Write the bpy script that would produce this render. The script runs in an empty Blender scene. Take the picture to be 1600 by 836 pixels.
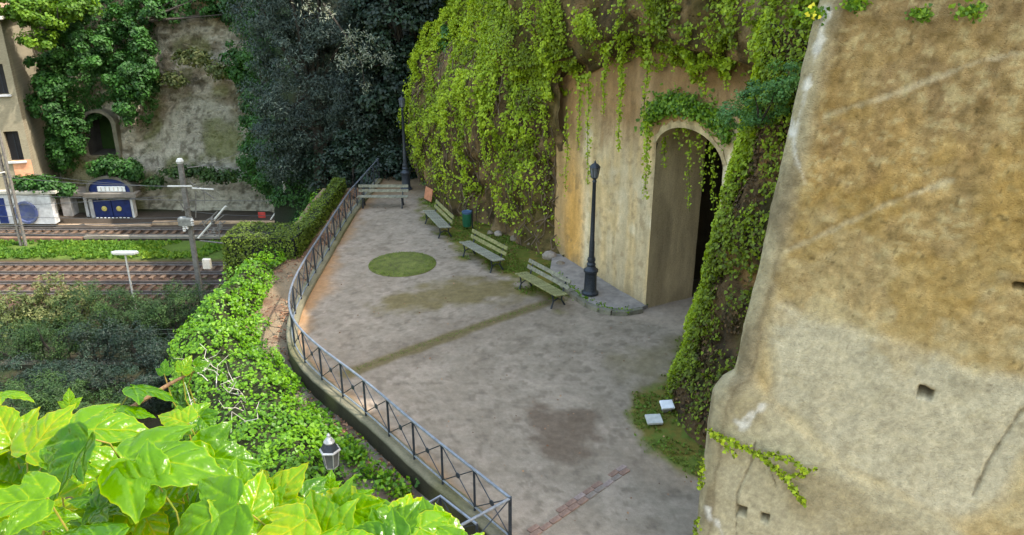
import bpy, math, random
import numpy as np
from mathutils import Vector, Matrix
random.seed(7); rng = np.random.default_rng(7)
R = math.radians
scn = bpy.context.scene
COL = scn.collection
# ---------------------------------------------------------------- camera
CAMZ = 9.5; PITCH = R(21.7); FPX = 1250.0
cam = bpy.data.cameras.new('camera'); camo = bpy.data.objects.new('camera', cam); COL.objects.link(camo)
camo.location = (0, 0, CAMZ); camo.rotation_euler = (R(90) - PITCH, 0, 0)
cam.sensor_width = 36; cam.lens = 36 * FPX / 1600; cam.clip_start = .05; cam.clip_end = 2000
scn.camera = camo
# ---------------------------------------------------------------- sky + sun
SUN_EL, SUN_AZ = R(55), R(-12)          # azimuth measured from +X towards +Y
w = bpy.data.worlds.new('World'); scn.world = w; w.use_nodes = True
nt = w.node_tree; bg = nt.nodes['Background']
sky = nt.nodes.new('ShaderNodeTexSky'); sky.sky_type = 'NISHITA'; sky.sun_disc = False
sky.sun_elevation = SUN_EL; sky.sun_rotation = R(90) - SUN_AZ
sky.air_density = 2.2; sky.dust_density = 2.6; sky.ozone_density = 0
nt.links.new(sky.outputs[0], bg.inputs[0]); bg.inputs[1].default_value = .15
sl = bpy.data.lights.new('sun', 'SUN'); sl.energy = 2.0; sl.angle = R(.5); sl.color = (1, .94, .84)
so = bpy.data.objects.new('sun', sl); COL.objects.link(so)
sd = Vector((math.cos(SUN_EL) * math.cos(SUN_AZ), math.cos(SUN_EL) * math.sin(SUN_AZ), math.sin(SUN_EL)))
so.rotation_euler = sd.to_track_quat('Z', 'Y').to_euler(); so.location = sd * 60
scn.view_settings.view_transform = 'Standard'; scn.view_settings.look = 'None'
scn.view_settings.exposure = 2.0; scn.view_settings.gamma = 1
scn.render.engine = 'CYCLES'; scn.cycles.max_bounces = 6; scn.cycles.diffuse_bounces = 4; scn.cycles.glossy_bounces = 2; scn.cycles.transmission_bounces = 3; scn.cycles.caustics_reflective = False; scn.cycles.caustics_refractive = False
# ---------------------------------------------------------------- survey helpers (sight lines -> real positions)
SP, CP = math.sin(PITCH), math.cos(PITCH)
def ray(x, y):
    u, v = (x - 800) / FPX, (418 - y) / FPX
    return np.array((u, CP + v * SP, -SP + v * CP))
def G(x, y, z=0.):
    d = ray(x, y); t = (z - CAMZ) / d[2]; return np.array((d[0] * t, d[1] * t, z))
def AT(x, y, Y):
    d = ray(x, y); return np.array((0, 0, CAMZ)) + d * (Y / d[1])
def ONP(x, y, o, n):
    d = ray(x, y); c = np.array((0, 0, CAMZ)); o = np.array(o, float); n = np.array(n, float)
    return c + d * (np.dot(o - c, n) / np.dot(d, n))
def lin(r, g, b, k=1.):
    f = lambda c: ((c / 255 + .055) / 1.055) ** 2.4 if c > 10 else c / 255 / 12.92
    return np.array((f(r) * k, f(g) * k, f(b) * k))
# ---------------------------------------------------------------- noise
def _h(a, b, c):
    n = (a.astype(np.int64) * 374761393 + b.astype(np.int64) * 668265263 + c.astype(np.int64) * 2147483647) & 0xffffffff
    n = ((n ^ (n >> 13)) * 1274126177) & 0xffffffff
    n = ((n ^ (n >> 16)) * 2246822519) & 0xffffffff
    return ((n ^ (n >> 15)) & 0xffffff) / float(0xffffff)
def vn(P):
    P = np.asarray(P, float); i = np.floor(P); f = P - i; f = f * f * f * (f * (f * 6 - 15) + 10); i = i.astype(np.int64)
    x, y, z = i[..., 0], i[..., 1], i[..., 2]; r = 0
    for dx in (0, 1):
        for dy in (0, 1):
            for dz in (0, 1):
                r = r + _h(x + dx, y + dy, z + dz) * (f[..., 0] if dx else 1 - f[..., 0]) * (f[..., 1] if dy else 1 - f[..., 1]) * (f[..., 2] if dz else 1 - f[..., 2])
    return r
def fbm(P, s=1., o=4, seed=0, g=.5):
    P = np.asarray(P, float) * s + seed * 17.31; r = 0; a = 1; t = 0
    for k in range(o):
        r = r + a * vn(P); t += a; a *= g; P = P * 2.03 + 5.7
    return r / t
def sm(a, b, x):
    t = np.clip((x - a) / (b - a), 0, 1); return t * t * (3 - 2 * t)
def mixc(c, d, m):
    return c * (1 - m[..., None]) + np.asarray(d) * m[..., None]
def sdpoly(p, poly):
    poly = np.asarray(poly, float); n = len(poly); d = np.full(p.shape[:-1], 1e9); ins = np.zeros(p.shape[:-1], bool)
    for i in range(n):
        a, b = poly[i], poly[(i + 1) % n]; e = b - a; v = p - a
        t = np.clip((v @ e) / (e @ e + 1e-12), 0, 1); q = v - t[..., None] * e
        d = np.minimum(d, np.hypot(q[..., 0], q[..., 1]))
        c1 = (a[1] > p[..., 1]) != (b[1] > p[..., 1])
        ins ^= c1 & (p[..., 0] < (b[0] - a[0]) * (p[..., 1] - a[1]) / ((b[1] - a[1]) + 1e-12) + a[0])
    return np.where(ins, -d, d)
def sdline(p, line):
    line = np.asarray(line, float); d = np.full(p.shape[:-1], 1e9)
    for a, b in zip(line[:-1], line[1:]):
        e = b - a; v = p - a; t = np.clip((v @ e) / (e @ e + 1e-12), 0, 1); q = v - t[..., None] * e
        d = np.minimum(d, np.hypot(q[..., 0], q[..., 1]))
    return d
# ---------------------------------------------------------------- object helpers
def tag(o, label=None, cat=None, group=None, kind=None):
    if label: o['label'] = label
    if cat: o['category'] = cat
    if group: o['group'] = group
    if kind: o['kind'] = kind
    return o
def empty(name, loc=(0, 0, 0), rz=0, **k):
    o = bpy.data.objects.new(name, None); COL.objects.link(o); o.location = loc; o.rotation_euler = (0, 0, rz); o.empty_display_size = .1
    return tag(o, **k)
def link(name, me, mat, parent=None):
    o = bpy.data.objects.new(name, me); COL.objects.link(o)
    if mat is not None and not me.materials: me.materials.append(mat)
    if parent is not None: o.parent = parent
    return o
def npmesh(name, V, Fq, smooth=True, col=None, tint=None):
    V = np.asarray(V, np.float32).reshape(-1, 3); Fq = np.asarray(Fq, np.int32); k = Fq.shape[1]
    me = bpy.data.meshes.new(name); me.vertices.add(len(V)); me.vertices.foreach_set('co', V.ravel())
    me.loops.add(Fq.size); me.loops.foreach_set('vertex_index', Fq.ravel())
    me.polygons.add(len(Fq)); me.polygons.foreach_set('loop_start', np.arange(0, Fq.size, k, dtype=np.int32))
    me.polygons.foreach_set('loop_total', np.full(len(Fq), k, np.int32))
    me.update(calc_edges=True)
    if smooth: me.polygons.foreach_set('use_smooth', np.ones(len(Fq), bool))
    if col is not None:
        a = me.attributes.new('col', 'FLOAT_COLOR', 'POINT'); c = np.ones((len(V), 4), np.float32); c[:, :3] = np.asarray(col).reshape(-1, 3); a.data.foreach_set('color', c.ravel())
    if tint is not None:
        a = me.attributes.new('tint', 'FLOAT', 'POINT'); a.data.foreach_set('value', np.asarray(tint, np.float32).ravel())
    return me
def gridfaces(nu, nv, keep=None):
    i = np.arange((nu - 1) * (nv - 1)); u, v = i // (nv - 1), i % (nv - 1); a = u * nv + v
    f = np.stack((a, a + nv, a + nv + 1, a + 1), 1)
    return f if keep is None else f[keep.ravel()]
def gridnormals(P):
    du = np.gradient(P, axis=0); dv = np.gradient(P, axis=1); n = np.cross(du, dv)
    return n / (np.linalg.norm(n, axis=2, keepdims=True) + 1e-9)
class MB:
    def __init__(s): s.v = []; s.f = []
    def add(s, V, F):
        b = len(s.v); s.v += [tuple(map(float, p)) for p in V]; s.f += [tuple(i + b for i in f) for f in F]; return s
    def box(s, c, size, rot=None, bev=0., taper=1.):
        x, y, z = [q / 2 for q in size]; b = min(bev, x * .9, y * .9, z * .9)
        if b <= 0:
            V = [(sx * x * (taper if sz > 0 else 1), sy * y * (taper if sz > 0 else 1), sz * z) for sx in (-1, 1) for sy in (-1, 1) for sz in (-1, 1)]
            F = [(0, 1, 3, 2), (4, 6, 7, 5), (0, 4, 5, 1), (2, 3, 7, 6), (0, 2, 6, 4), (1, 5, 7, 3)]
        else:      # chamfered vertical + top edges
            def ring(ix, iy, z_): return [(-ix + b, -iy, z_), (ix - b, -iy, z_), (ix, -iy + b, z_), (ix, iy - b, z_), (ix - b, iy, z_), (-ix + b, iy, z_), (-ix, iy - b, z_), (-ix, -iy + b, z_)]
            V = ring(x - b * .5, y - b * .5, -z) + ring(x, y, -z + b) + ring(x, y, z - b) + ring(x - b * .6, y - b * .6, z)
            F = [tuple(range(7, -1, -1)), tuple(range(24, 32))]
            for k in range(3):
                for i in range(8): j = (i + 1) % 8; F.append((k * 8 + i, k * 8 + j, k * 8 + 8 + j, k * 8 + 8 + i))
        M = rot if rot is not None else Matrix.Identity(3); c = Vector([float(q) for q in c])
        return s.add([tuple(M @ Vector(p) + c) for p in V], F)
    def tube(s, pts, r, n=6, cap=True):
        pts = [Vector([float(q) for q in p]) for p in pts]; rs = r if hasattr(r, '__len__') else [r] * len(pts); V = []; F = []; up = None
        for i, p in enumerate(pts):
            d = (pts[min(i + 1, len(pts) - 1)] - pts[max(i - 1, 0)]).normalized()
            if up is None: up = Vector((0, 0, 1)) if abs(d.z) < .9 else Vector((1, 0, 0))
            a = d.cross(up).normalized(); bb = a.cross(d).normalized(); up = bb
            for k in range(n):
                t = 2 * math.pi * k / n; V.append(tuple(p + (a * math.cos(t) + bb * math.sin(t)) * rs[i]))
        for i in range(len(pts) - 1):
            for k in range(n): j = (k + 1) % n; F.append((i * n + k, i * n + j, (i + 1) * n + j, (i + 1) * n + k))
        if cap: F.append(tuple(range(n - 1, -1, -1))); F.append(tuple(range((len(pts) - 1) * n, len(pts) * n)))
        return s.add(V, F)
    def lathe(s, prof, n=16, c=(0, 0, 0)):
        V = []; F = []
        for r, z in prof:
            for k in range(n): t = 2 * math.pi * k / n; V.append((c[0] + r * math.cos(t), c[1] + r * math.sin(t), c[2] + z))
        for i in range(len(prof) - 1):
            for k in range(n): j = (k + 1) % n; F.append((i * n + k, i * n + j, (i + 1) * n + j, (i + 1) * n + k))
        F.append(tuple(range(n - 1, -1, -1))); F.append(tuple(range((len(prof) - 1) * n, len(prof) * n)))
        return s.add(V, F)
    def prism(s, poly, z0, z1):
        n = len(poly); V = [(p[0], p[1], z0) for p in poly] + [(p[0], p[1], z1) for p in poly]
        F = [tuple(range(n - 1, -1, -1)), tuple(range(n, 2 * n))] + [(i, (i + 1) % n, n + (i + 1) % n, n + i) for i in range(n)]
        return s.add(V, F)
    def mesh(s, name, smooth=False):
        me = bpy.data.meshes.new(name); me.from_pydata(s.v, [], s.f); me.update()
        if smooth:
            me.polygons.foreach_set('use_smooth', [len(p.vertices) <= 4 for p in me.polygons])
            try: me.set_sharp_from_angle(angle=R(40))
            except Exception: pass
        return me
    def build(s, name, mat, parent=None, smooth=False): return link(name, s.mesh(name, smooth), mat, parent)
def rotz(a): return Matrix.Rotation(a, 3, 'Z')
def basis(x, z):
    x = Vector(x).normalized(); z = Vector(z); y = z.cross(x).normalized(); z = x.cross(y); return Matrix((x, y, z)).transposed()
# ---------------------------------------------------------------- materials
def newmat(name):
    m = bpy.data.materials.new(name); m.use_nodes = True; nt = m.node_tree; b = nt.nodes['Principled BSDF']; return m, nt, b, nt.nodes.new, nt.links.new
def noise_node(nt, scale, detail=6, rough=.6, vec=None):
    n = nt.nodes.new('ShaderNodeTexNoise'); n.inputs['Scale'].default_value = scale; n.inputs['Detail'].default_value = detail; n.inputs['Roughness'].default_value = rough
    if vec: nt.links.new(vec, n.inputs['Vector'])
    return n
def attrmat(name, s1=1.2, s2=14., lo=.7, hi=1.3, bump=.4, bdist=.03, rough=.92, pits=0., spec=.2, stretch=None):
    """colour from the mesh's own 'col' attribute, broken up by two scales of noise, with relief"""
    m, nt, b, N, L = newmat(name)
    at = N('ShaderNodeAttribute'); at.attribute_name = 'col'; tc = N('ShaderNodeTexCoord'); vec = tc.outputs['Object']
    if stretch:
        mp = N('ShaderNodeMapping'); mp.inputs['Scale'].default_value = stretch; L(vec, mp.inputs['Vector']); vec2 = mp.outputs[0]
    else: vec2 = vec
    n1 = noise_node(nt, s1, 6, .65, vec2); n2 = noise_node(nt, s2, 8, .7, vec)
    ad = N('ShaderNodeMath'); ad.operation = 'ADD'; L(n1.outputs[0], ad.inputs[0]); L(n2.outputs[0], ad.inputs[1])
    mr = N('ShaderNodeMapRange'); mr.inputs[1].default_value = .65; mr.inputs[2].default_value = 1.35; mr.inputs[3].default_value = lo; mr.inputs[4].default_value = hi
    L(ad.outputs[0], mr.inputs[0])
    mx = N('ShaderNodeVectorMath'); mx.operation = 'SCALE'; L(at.outputs['Color'], mx.inputs[0]); L(mr.outputs[0], mx.inputs['Scale'])
    L(mx.outputs[0], b.inputs['Base Color'])
    b.inputs['Roughness'].default_value = rough; b.inputs['Specular IOR Level'].default_value = spec
    h = n2.outputs[0]
    if pits:
        vo = N('ShaderNodeTexVoronoi'); vo.inputs['Scale'].default_value = s2 * .9; L(vec, vo.inputs['Vector'])
        m2 = N('ShaderNodeMapRange'); m2.inputs[1].default_value = .0; m2.inputs[2].default_value = .35; L(vo.outputs['Distance'], m2.inputs[0])
        ma = N('ShaderNodeMath'); ma.operation = 'MULTIPLY_ADD'; L(m2.outputs[0], ma.inputs[0]); ma.inputs[1].default_value = pits; L(h, ma.inputs[2]); h = ma.outputs[0]
    bp = N('ShaderNodeBump'); bp.inputs['Strength'].default_value = bump; bp.inputs['Distance'].default_value = bdist; L(h, bp.inputs['Height']); L(bp.outputs[0], b.inputs['Normal'])
    return m
def plain(name, col, rough=.7, var=.25, scale=8., metal=0., bump=.15, bdist=.01, col2=None, spec=.3):
    m, nt, b, N, L = newmat(name); tc = N('ShaderNodeTexCoord'); n = noise_node(nt, scale, 6, .65, tc.outputs['Object'])
    cr = N('ShaderNodeValToRGB'); c = np.array(col, float); c2 = np.array(col2, float) if col2 is not None else c * (1 + var)
    cr.color_ramp.elements[0].position = .32; cr.color_ramp.elements[1].position = .68
    cr.color_ramp.elements[0].color = (*(c * (1 - var)), 1); cr.color_ramp.elements[1].color = (*np.clip(c2, 0, 1), 1)
    L(n.outputs[0], cr.inputs[0]); L(cr.outputs[0], b.inputs['Base Color']); b.inputs['Roughness'].default_value = rough; b.inputs['Metallic'].default_value = metal; b.inputs['Specular IOR Level'].default_value = spec
    n2 = noise_node(nt, scale * 5, 4, .6, tc.outputs['Object'])
    bp = N('ShaderNodeBump'); bp.inputs['Strength'].default_value = bump; bp.inputs['Distance'].default_value = bdist; L(n2.outputs[0], bp.inputs['Height']); L(bp.outputs[0], b.inputs['Normal'])
    return m
def leafmat(name, cols, trans=.35, rough=.5, tcol=None, spec=.35):
    m, nt, b, N, L = newmat(name); at = N('ShaderNodeAttribute'); at.attribute_name = 'tint'
    cr = N('ShaderNodeValToRGB'); e = cr.color_ramp.elements
    for i, c in enumerate(cols):
        p = i / (len(cols) - 1)
        if i == 0: q = e[0]
        elif i == len(cols) - 1: q = e[len(e) - 1]
        else: q = e.new(p)
        q.position = p; q.color = (*c, 1)
    L(at.outputs['Fac'], cr.inputs[0]); L(cr.outputs[0], b.inputs['Base Color'])
    b.inputs['Roughness'].default_value = rough; b.inputs['Specular IOR Level'].default_value = spec
    tr = N('ShaderNodeBsdfTranslucent'); hs = N('ShaderNodeMixRGB'); hs.blend_type = 'MULTIPLY'; hs.inputs[0].default_value = 1
    L(cr.outputs[0], hs.inputs[1]); hs.inputs[2].default_value = (*(tcol or (1.5, 1.4, .5)), 1); L(hs.outputs[0], tr.inputs[0])
    mx = N('ShaderNodeMixShader'); mx.inputs[0].default_value = trans; L(b.outputs[0], mx.inputs[1]); L(tr.outputs[0], mx.inputs[2])
    L(mx.outputs[0], nt.nodes['Material Output'].inputs[0]); return m
# ---------------------------------------------------------------- leaf clouds
SHAPES = {
 'ivy': (np.array([(0, 0, 0), (-.5, .02, .03), (-.42, .5, .07), (0, 1, -.06), (.42, .5, .07), (.5, .02, .03), (0, .38, -.02)]), np.array([(6, 0, 1), (6, 1, 2), (6, 2, 3), (6, 3, 4), (6, 4, 5), (6, 5, 0)])),
 'leaf': (np.array([(0, 0, 0), (-.34, .45, .1), (0, 1, -.05), (.34, .45, .1)]), np.array([(0, 2, 1), (0, 3, 2)])),
 'thin': (np.array([(0, 0, 0), (-.12, .4, .04), (0, 1, -.1), (.12, .4, .04)]), np.array([(0, 2, 1), (0, 3, 2)])),
 'blade': (np.array([(-.06, 0, 0), (.06, 0, 0), (0, 1, .15)]), np.array([(0, 1, 2)]))}
def unit(v): return v / (np.linalg.norm(v, axis=-1, keepdims=True) + 1e-9)
def leafarr(P, N, S, shape='ivy', tip=(0, 0, -1), tipj=.8):
    n = len(P); sv, sf = SHAPES[shape]; N = unit(np.asarray(N, float))
    T = np.asarray(tip, float) + rng.normal(0, tipj, (n, 3)); T = unit(T - (T * N).sum(1, keepdims=True) * N); B = np.cross(T, N)
    S = np.broadcast_to(np.asarray(S, float), (n,))
    V = P[:, None, :] + S[:, None, None] * (sv[None, :, 0:1] * B[:, None, :] + (sv[None, :, 1:2] - .4) * T[:, None, :] + sv[None, :, 2:3] * N[:, None, :])
    F = sf[None] + (np.arange(n) * len(sv))[:, None, None]
    return V.reshape(-1, 3), F.reshape(-1, 3), len(sv)
def leaves(name, P, N, S, mat, parent=None, shape='ivy', tip=(0, 0, -1), tipj=.8, tint=None):
    V, F, k = leafarr(P, N, S, shape, tip, tipj)
    if tint is None: tint = rng.random(len(P))
    return link(name, npmesh(name, V, F, False, tint=np.repeat(np.clip(tint, 0, 1), k)), mat, parent)
def scatter(P, Nn, n, dens=None):
    """n random points on a grid surface P(nu,nv,3), weighted by dens"""
    nu, nv = P.shape[:2]; w_ = np.ones((nu - 1, nv - 1))
    area = np.linalg.norm(np.cross(P[1:, :-1] - P[:-1, :-1], P[:-1, 1:] - P[:-1, :-1]), axis=2)
    w_ = area * (dens[:-1, :-1] if dens is not None else 1); w_ = w_.ravel() / w_.sum()
    c = rng.choice(len(w_), n, p=w_); u, v = c // (nv - 1), c % (nv - 1); a, b = rng.random((2, n, 1))
    q = P[u, v] * (1 - a) * (1 - b) + P[u + 1, v] * a * (1 - b) + P[u, v + 1] * (1 - a) * b + P[u + 1, v + 1] * a * b
    return q, Nn[u, v]
def crown(centers, radii, nleaf, clumpn, cr_, seed):
    """clump-structured foliage: several ellipsoids -> clumps -> leaves. returns P,N,tint"""
    r = np.random.default_rng(seed); Ps = []; Ns = []; Ts = []
    vol = np.array([a * b * c for a, b, c in radii]) ** .67; vol = vol / vol.sum()
    for (c, rad, f) in zip(centers, radii, vol):
        k = max(4, int(clumpn * f)); d = unit(r.normal(size=(k, 3))); rr = .45 + .55 * r.random((k, 1)) ** .5
        cc = np.array(c) + d * rr * np.array(rad); cs = cr_ * (.6 + .8 * r.random(k)); m = max(8, int(nleaf * f / k))
        ct = r.random(k)
        for q, s_, t_, dd in zip(cc, cs, ct, d):
            e = unit(r.normal(size=(m, 3))); p = q + e * s_ * (r.random((m, 1)) ** .4) * np.array((1, 1, .8))
            Ps.append(p); Ns.append(e * .6 + dd * .5 + np.array((0, 0, .5)) + r.normal(0, .35, (m, 3))); Ts.append(.55 * t_ + .45 * r.random(m))
    return np.concatenate(Ps), np.concatenate(Ns), np.concatenate(Ts)
# ---------------------------------------------------------------- shared materials
m_wall = attrmat('tuff_render', 4.5, 38, .74, 1.24, .9, .02, .95, pits=.5)
m_cliff = attrmat('tuff_rock', 1.1, 9, .6, 1.35, .9, .08, .95, pits=.6)
m_fac = attrmat('portal_render', 3.5, 30, .62, 1.34, .8, .025, .95, pits=.4, stretch=(1, 1, .22))
m_plaza = attrmat('worn_asphalt', 7, 60, .72, 1.28, .8, .014, .93, pits=.4)
m_ground = attrmat('soil', 1.5, 20, .65, 1.35, .7, .04, .95)
m_far = attrmat('far_tuff', .5, 4, .55, 1.4, 1., .25, .95, pits=.4)
m_iron = plain('painted_iron', (.035, .04, .05), .45, .35, 20, .3)
m_rail = plain('galvanised_rail', (.2, .22, .26), .42, .3, 10, .5)
m_bark = plain('bark', (.05, .042, .034), .95, .4, 6, bump=.8, bdist=.03)
m_conc = plain('weathered_concrete', (.2, .18, .15), .95, .4, 3.5, bump=.5, bdist=.02)
m_curb = plain('mossy_kerb_stone', (.16, .15, .11), .95, .4, 4, bump=.5, bdist=.02, col2=(.24, .22, .17))
m_wood = plain('weathered_bench_wood', (.16, .155, .115), .85, .35, 9, bump=.4, col2=(.27, .255, .19))
m_woody = plain('lichen_bench_wood', (.15, .15, .055), .85, .35, 9, bump=.4, col2=(.27, .25, .11))
m_white = plain('white_paint', (.72, .72, .7), .7, .12, 5)
m_dark = plain('dark_void', (.012, .012, .014), .95, .2, 3)
m_blue = plain('blue_paint', (.010, .022, .10), .5, .3, 4)
m_moss = leafmat('moss_leaf', [lin(70, 80, 25), lin(95, 105, 30), lin(90, 125, 40)], .15, .8)
m_ivy = leafmat('cliff_ivy_leaf', [lin(78, 88, 20), lin(120, 138, 28), lin(150, 172, 34), lin(184, 200, 52)], .35, .55)
m_ivyb = leafmat('bright_ivy_leaf', [lin(60, 92, 24), lin(100, 135, 32), lin(140, 170, 45)], .35, .5)
m_ivyg = leafmat('bluegreen_shrub_leaf', [lin(48, 84, 44), lin(80, 122, 62), lin(120, 156, 82)], .25, .5)
m_bank = leafmat('bank_ivy_leaf', [lin(46, 80, 10), lin(74, 116, 14), lin(102, 144, 20), lin(128, 160, 34)], .35, .42)
m_hedge = leafmat('clipped_hedge_leaf', [lin(52, 62, 18), lin(70, 86, 22), lin(94, 112, 28), lin(118, 138, 36)], .25, .6)
m_darkl = leafmat('dark_tree_leaf', [lin(30, 41, 37), lin(46, 59, 52), lin(68, 81, 72), lin(106, 117, 104)], .15, .5, (1.1, 1.3, .8))
m_oak = leafmat('shade_oak_leaf', [lin(22, 34, 28), lin(34, 50, 38), lin(48, 70, 48)], .15, .5)
m_pale = leafmat('pale_leaf', [lin(92, 100, 82), lin(124, 130, 112), lin(156, 158, 142)], .2, .7)
m_far1 = leafmat('far_ivy_leaf', [lin(28, 58, 24), lin(46, 84, 30), lin(62, 108, 34)], .25, .6)
m_far2 = leafmat('far_sunny_leaf', [lin(46, 76, 18), lin(78, 112, 20), lin(112, 142, 26)], .4, .6)
m_shr = leafmat('grey_shrub_leaf', [lin(28, 48, 20), lin(44, 70, 28), lin(68, 94, 38)], .2, .6)
m_shr2 = leafmat('flowering_shrub_leaf', [lin(56, 72, 34), lin(88, 98, 50), lin(132, 130, 82)], .25, .6)
m_grass = leafmat('grass_blade', [lin(46, 80, 22), lin(80, 116, 26), lin(124, 142, 36)], .3, .7)
m_litter = leafmat('dead_leaf', [lin(84, 58, 40), lin(128, 88, 62), lin(160, 122, 92)], .1, .8, (1.2, 1, .8))
# ================================================================ SETTING
# ---- wide ground at railway level
gx = np.concatenate((np.linspace(-300, -46, 12), np.linspace(-45, 5, 126), np.linspace(6, 300, 10)))
gy = np.concatenate((np.linspace(-200, 14, 8), np.linspace(15, 60, 140), np.linspace(62, 400, 12)))
X, Y = np.meshgrid(gx, gy, indexing='ij'); P = np.stack((X, Y, np.full_like(X, -8.55)), 2)
n1 = fbm(P, .35, 4, 1); n2 = fbm(P, 1.6, 4, 2)
P[..., 2] += (n1 - .5) * .25 + (n2 - .5) * .06
c = mixc(np.broadcast_to(lin(52, 48, 34), P.shape).copy(), lin(38, 46, 24), sm(.45, .6, n1))  # soil colour darkened to hold the shade below the garden wall
ball = sm(39.2, 40.0, Y) * (1 - sm(46.2, 46.8, Y)); c = mixc(c, lin(84, 62, 48), ball); c = mixc(c, lin(66, 52, 44), ball * sm(.42, .58, n2))
ball2 = sm(50.0, 50.4, Y) * (1 - sm(56, 57, Y)); c = mixc(c, lin(66, 58, 50), ball2)
gs = sm(46.3, 46.8, Y) * (1 - sm(49.6, 50.2, Y)); c = mixc(c, lin(74, 92, 34), gs)
P[..., 2] += gs * .12 - ball * .02
tag(link('ground', npmesh('ground', P, gridfaces(len(gx), len(gy)), col=c), m_ground), 'bare earth and ballast of the low ground by the railway', 'ground', kind='structure')
# ---- fence line from its handrail
FZ = 1.0
fp = [G(x, y, FZ)[:2] for x, y in [(797, 778), (740, 733), (688, 693), (641, 655), (597, 617), (556, 583), (518, 557), (482, 528), (458, 503), (449, 475), (455, 445), (470, 415), (489, 385), (509, 355), (530, 322), (548, 296)]]
fp = np.array(fp)
def resample(p, step):
    p = np.asarray(p, float); d = np.r_[0, np.cumsum(np.linalg.norm(np.diff(p, axis=0), axis=1))]; n = max(2, int(round(d[-1] / step)) + 1)
    t = np.linspace(0, d[-1], n); return np.stack([np.interp(t, d, p[:, k]) for k in range(p.shape[1])], 1)
def smooth(p, k=3):
    p = p.copy()
    for _ in range(k): p[1:-1] = (p[:-2] + 2 * p[1:-1] + p[2:]) / 4
    return p
fpath = smooth(resample(fp, .25), 8)
fend = np.array((fpath[-1][0] + .3, 34.2))
fpath = np.vstack((fpath, resample(np.array([fpath[-1], fend]), .25)[1:]))
def lefts(Y):
    o = np.argsort(fpath[:, 1]); return np.interp(Y, fpath[o, 1], fpath[o, 0])
def normals2(p):
    d = np.gradient(p, axis=0); d = d / (np.linalg.norm(d, axis=1, keepdims=True) + 1e-9); return np.stack((-d[:, 1], d[:, 0]), 1)   # left of travel = outside
# ---- plaza floor
ys = np.linspace(5, 36, 400); us = np.linspace(0, 1, 230)
Yg, U = np.meshgrid(ys, us, indexing='ij'); Lx = lefts(Yg); Xg = Lx + U * (9.5 - Lx); P = np.stack((Xg, Yg, 0 * Xg), 2); XY = P[..., :2]
a1 = fbm(P, .5, 5, 3); a2 = fbm(P, 1.9, 5, 4); a3 = fbm(P, 5, 4, 5)
P[..., 2] = (a1 - .5) * .04 + (a2 - .5) * .012
c = np.broadcast_to(lin(112, 108, 100), P.shape).copy()
c = mixc(c, lin(124, 118, 110), sm(.50, .68, a1) * .35); c = mixc(c, lin(98, 93, 84), sm(.50, .36, a2) * .4); c = mixc(c, lin(128, 122, 114), sm(.54, .7, a2) * .35)
c = mixc(c, lin(78, 73, 66), sm(.54, .66, a3) * .5)
mosspoly = [G(*q)[:2] for q in [(700, 350), (745, 372), (800, 405), (850, 440), (890, 470), (830, 470), (760, 425), (715, 395), (690, 365)]]
cliffmoss = np.array([G(*q)[:2] for q in [(655, 318), (700, 372), (730, 402), (800, 440), (868, 478), (890, 462), (900, 400), (700, 300)]])
m1 = sm(.35, -.35, sdpoly(XY, cliffmoss) + (a2 - .5) * 1.6); c = mixc(c, lin(84, 80, 30), m1 * .95); c = mixc(c, lin(66, 80, 26), m1 * sm(.42, .58, a3) * .85)
piermoss = np.array([G(*q)[:2] for q in [(1070, 520), (1040, 590), (995, 620), (986, 655), (1020, 705), (1100, 755), (1250, 700)]])
m2 = sm(.18, -.18, sdpoly(XY, piermoss) + (a2 - .5) * .7); c = mixc(c, lin(84, 82, 36), m2); c = mixc(c, lin(66, 88, 34), m2 * sm(.45, .6, a3) * .8)
sd1 = np.array([G(*q)[:2] for q in [(1075, 515), (1030, 540), (960, 560), (1000, 600), (1050, 590)]])
c = mixc(c, lin(92, 88, 66), sm(.5, -.4, sdpoly(XY, sd1) + (a2 - .5)) * .6)
sp_ = np.array([G(*q)[:2] for q in [(690, 440), (800, 440), (800, 465), (720, 475), (600, 485), (610, 465)]])
c = mixc(c, lin(84, 78, 44), sm(.5, -.3, sdpoly(XY, sp_) + (a2 - .5) * 1.6) * .75)
seam = np.array([G(*q)[:2] for q in [(545, 584), (640, 548), (740, 512), (852, 474)]])
ds = sdline(XY, seam) + (a2 - .5) * .16; c = mixc(c, lin(80, 74, 38), sm(.3, .14, ds) * .92)
c = mixc(c, lin(88, 82, 74), sm(1.1, .2, ds + (a1 - .5) * 1.2) * .35)
dk = np.array([G(*q)[:2] for q in [(818, 655), (850, 632), (905, 640), (935, 672), (900, 705), (850, 705)]])
c = mixc(c, lin(76, 67, 58), sm(.3, -.25, sdpoly(XY, dk) + (a2 - .5) * 1.3 + (a3 - .5) * .9) * .75)
edge = XY[..., 0] - Lx; c = mixc(c, lin(120, 98, 68), sm(.6, .1, edge + (a2 - .5) * .8) * .6)
sun_patch = np.array([G(*q)[:2] for q in [(470, 500), (490, 470), (520, 450), (520, 400), (500, 380), (470, 420), (450, 470)]]); c = mixc(c, lin(128, 104, 76), sm(.4, -.3, sdpoly(XY, sun_patch) + (a2 - .5) * .6) * .8)  # patch of sunlight by the railing, put into the asphalt colour
fe = sm(30.5, 33, Yg + (a1 - .5) * 2); c = mixc(c, lin(92, 80, 60), fe * .8)
ft = np.array([G(*q)[:2] for q in [(980, 495), (1080, 520), (1085, 455), (1010, 485)]]); c = mixc(c, lin(140, 132, 122), sm(.3, -.2, sdpoly(XY, ft)) * .6)
c = c * np.array((1.50, 1.30, 1.16)) * (1 + .45 * (fbm(P, 7, 4, 6, .7) - .5))[..., None]
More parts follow.
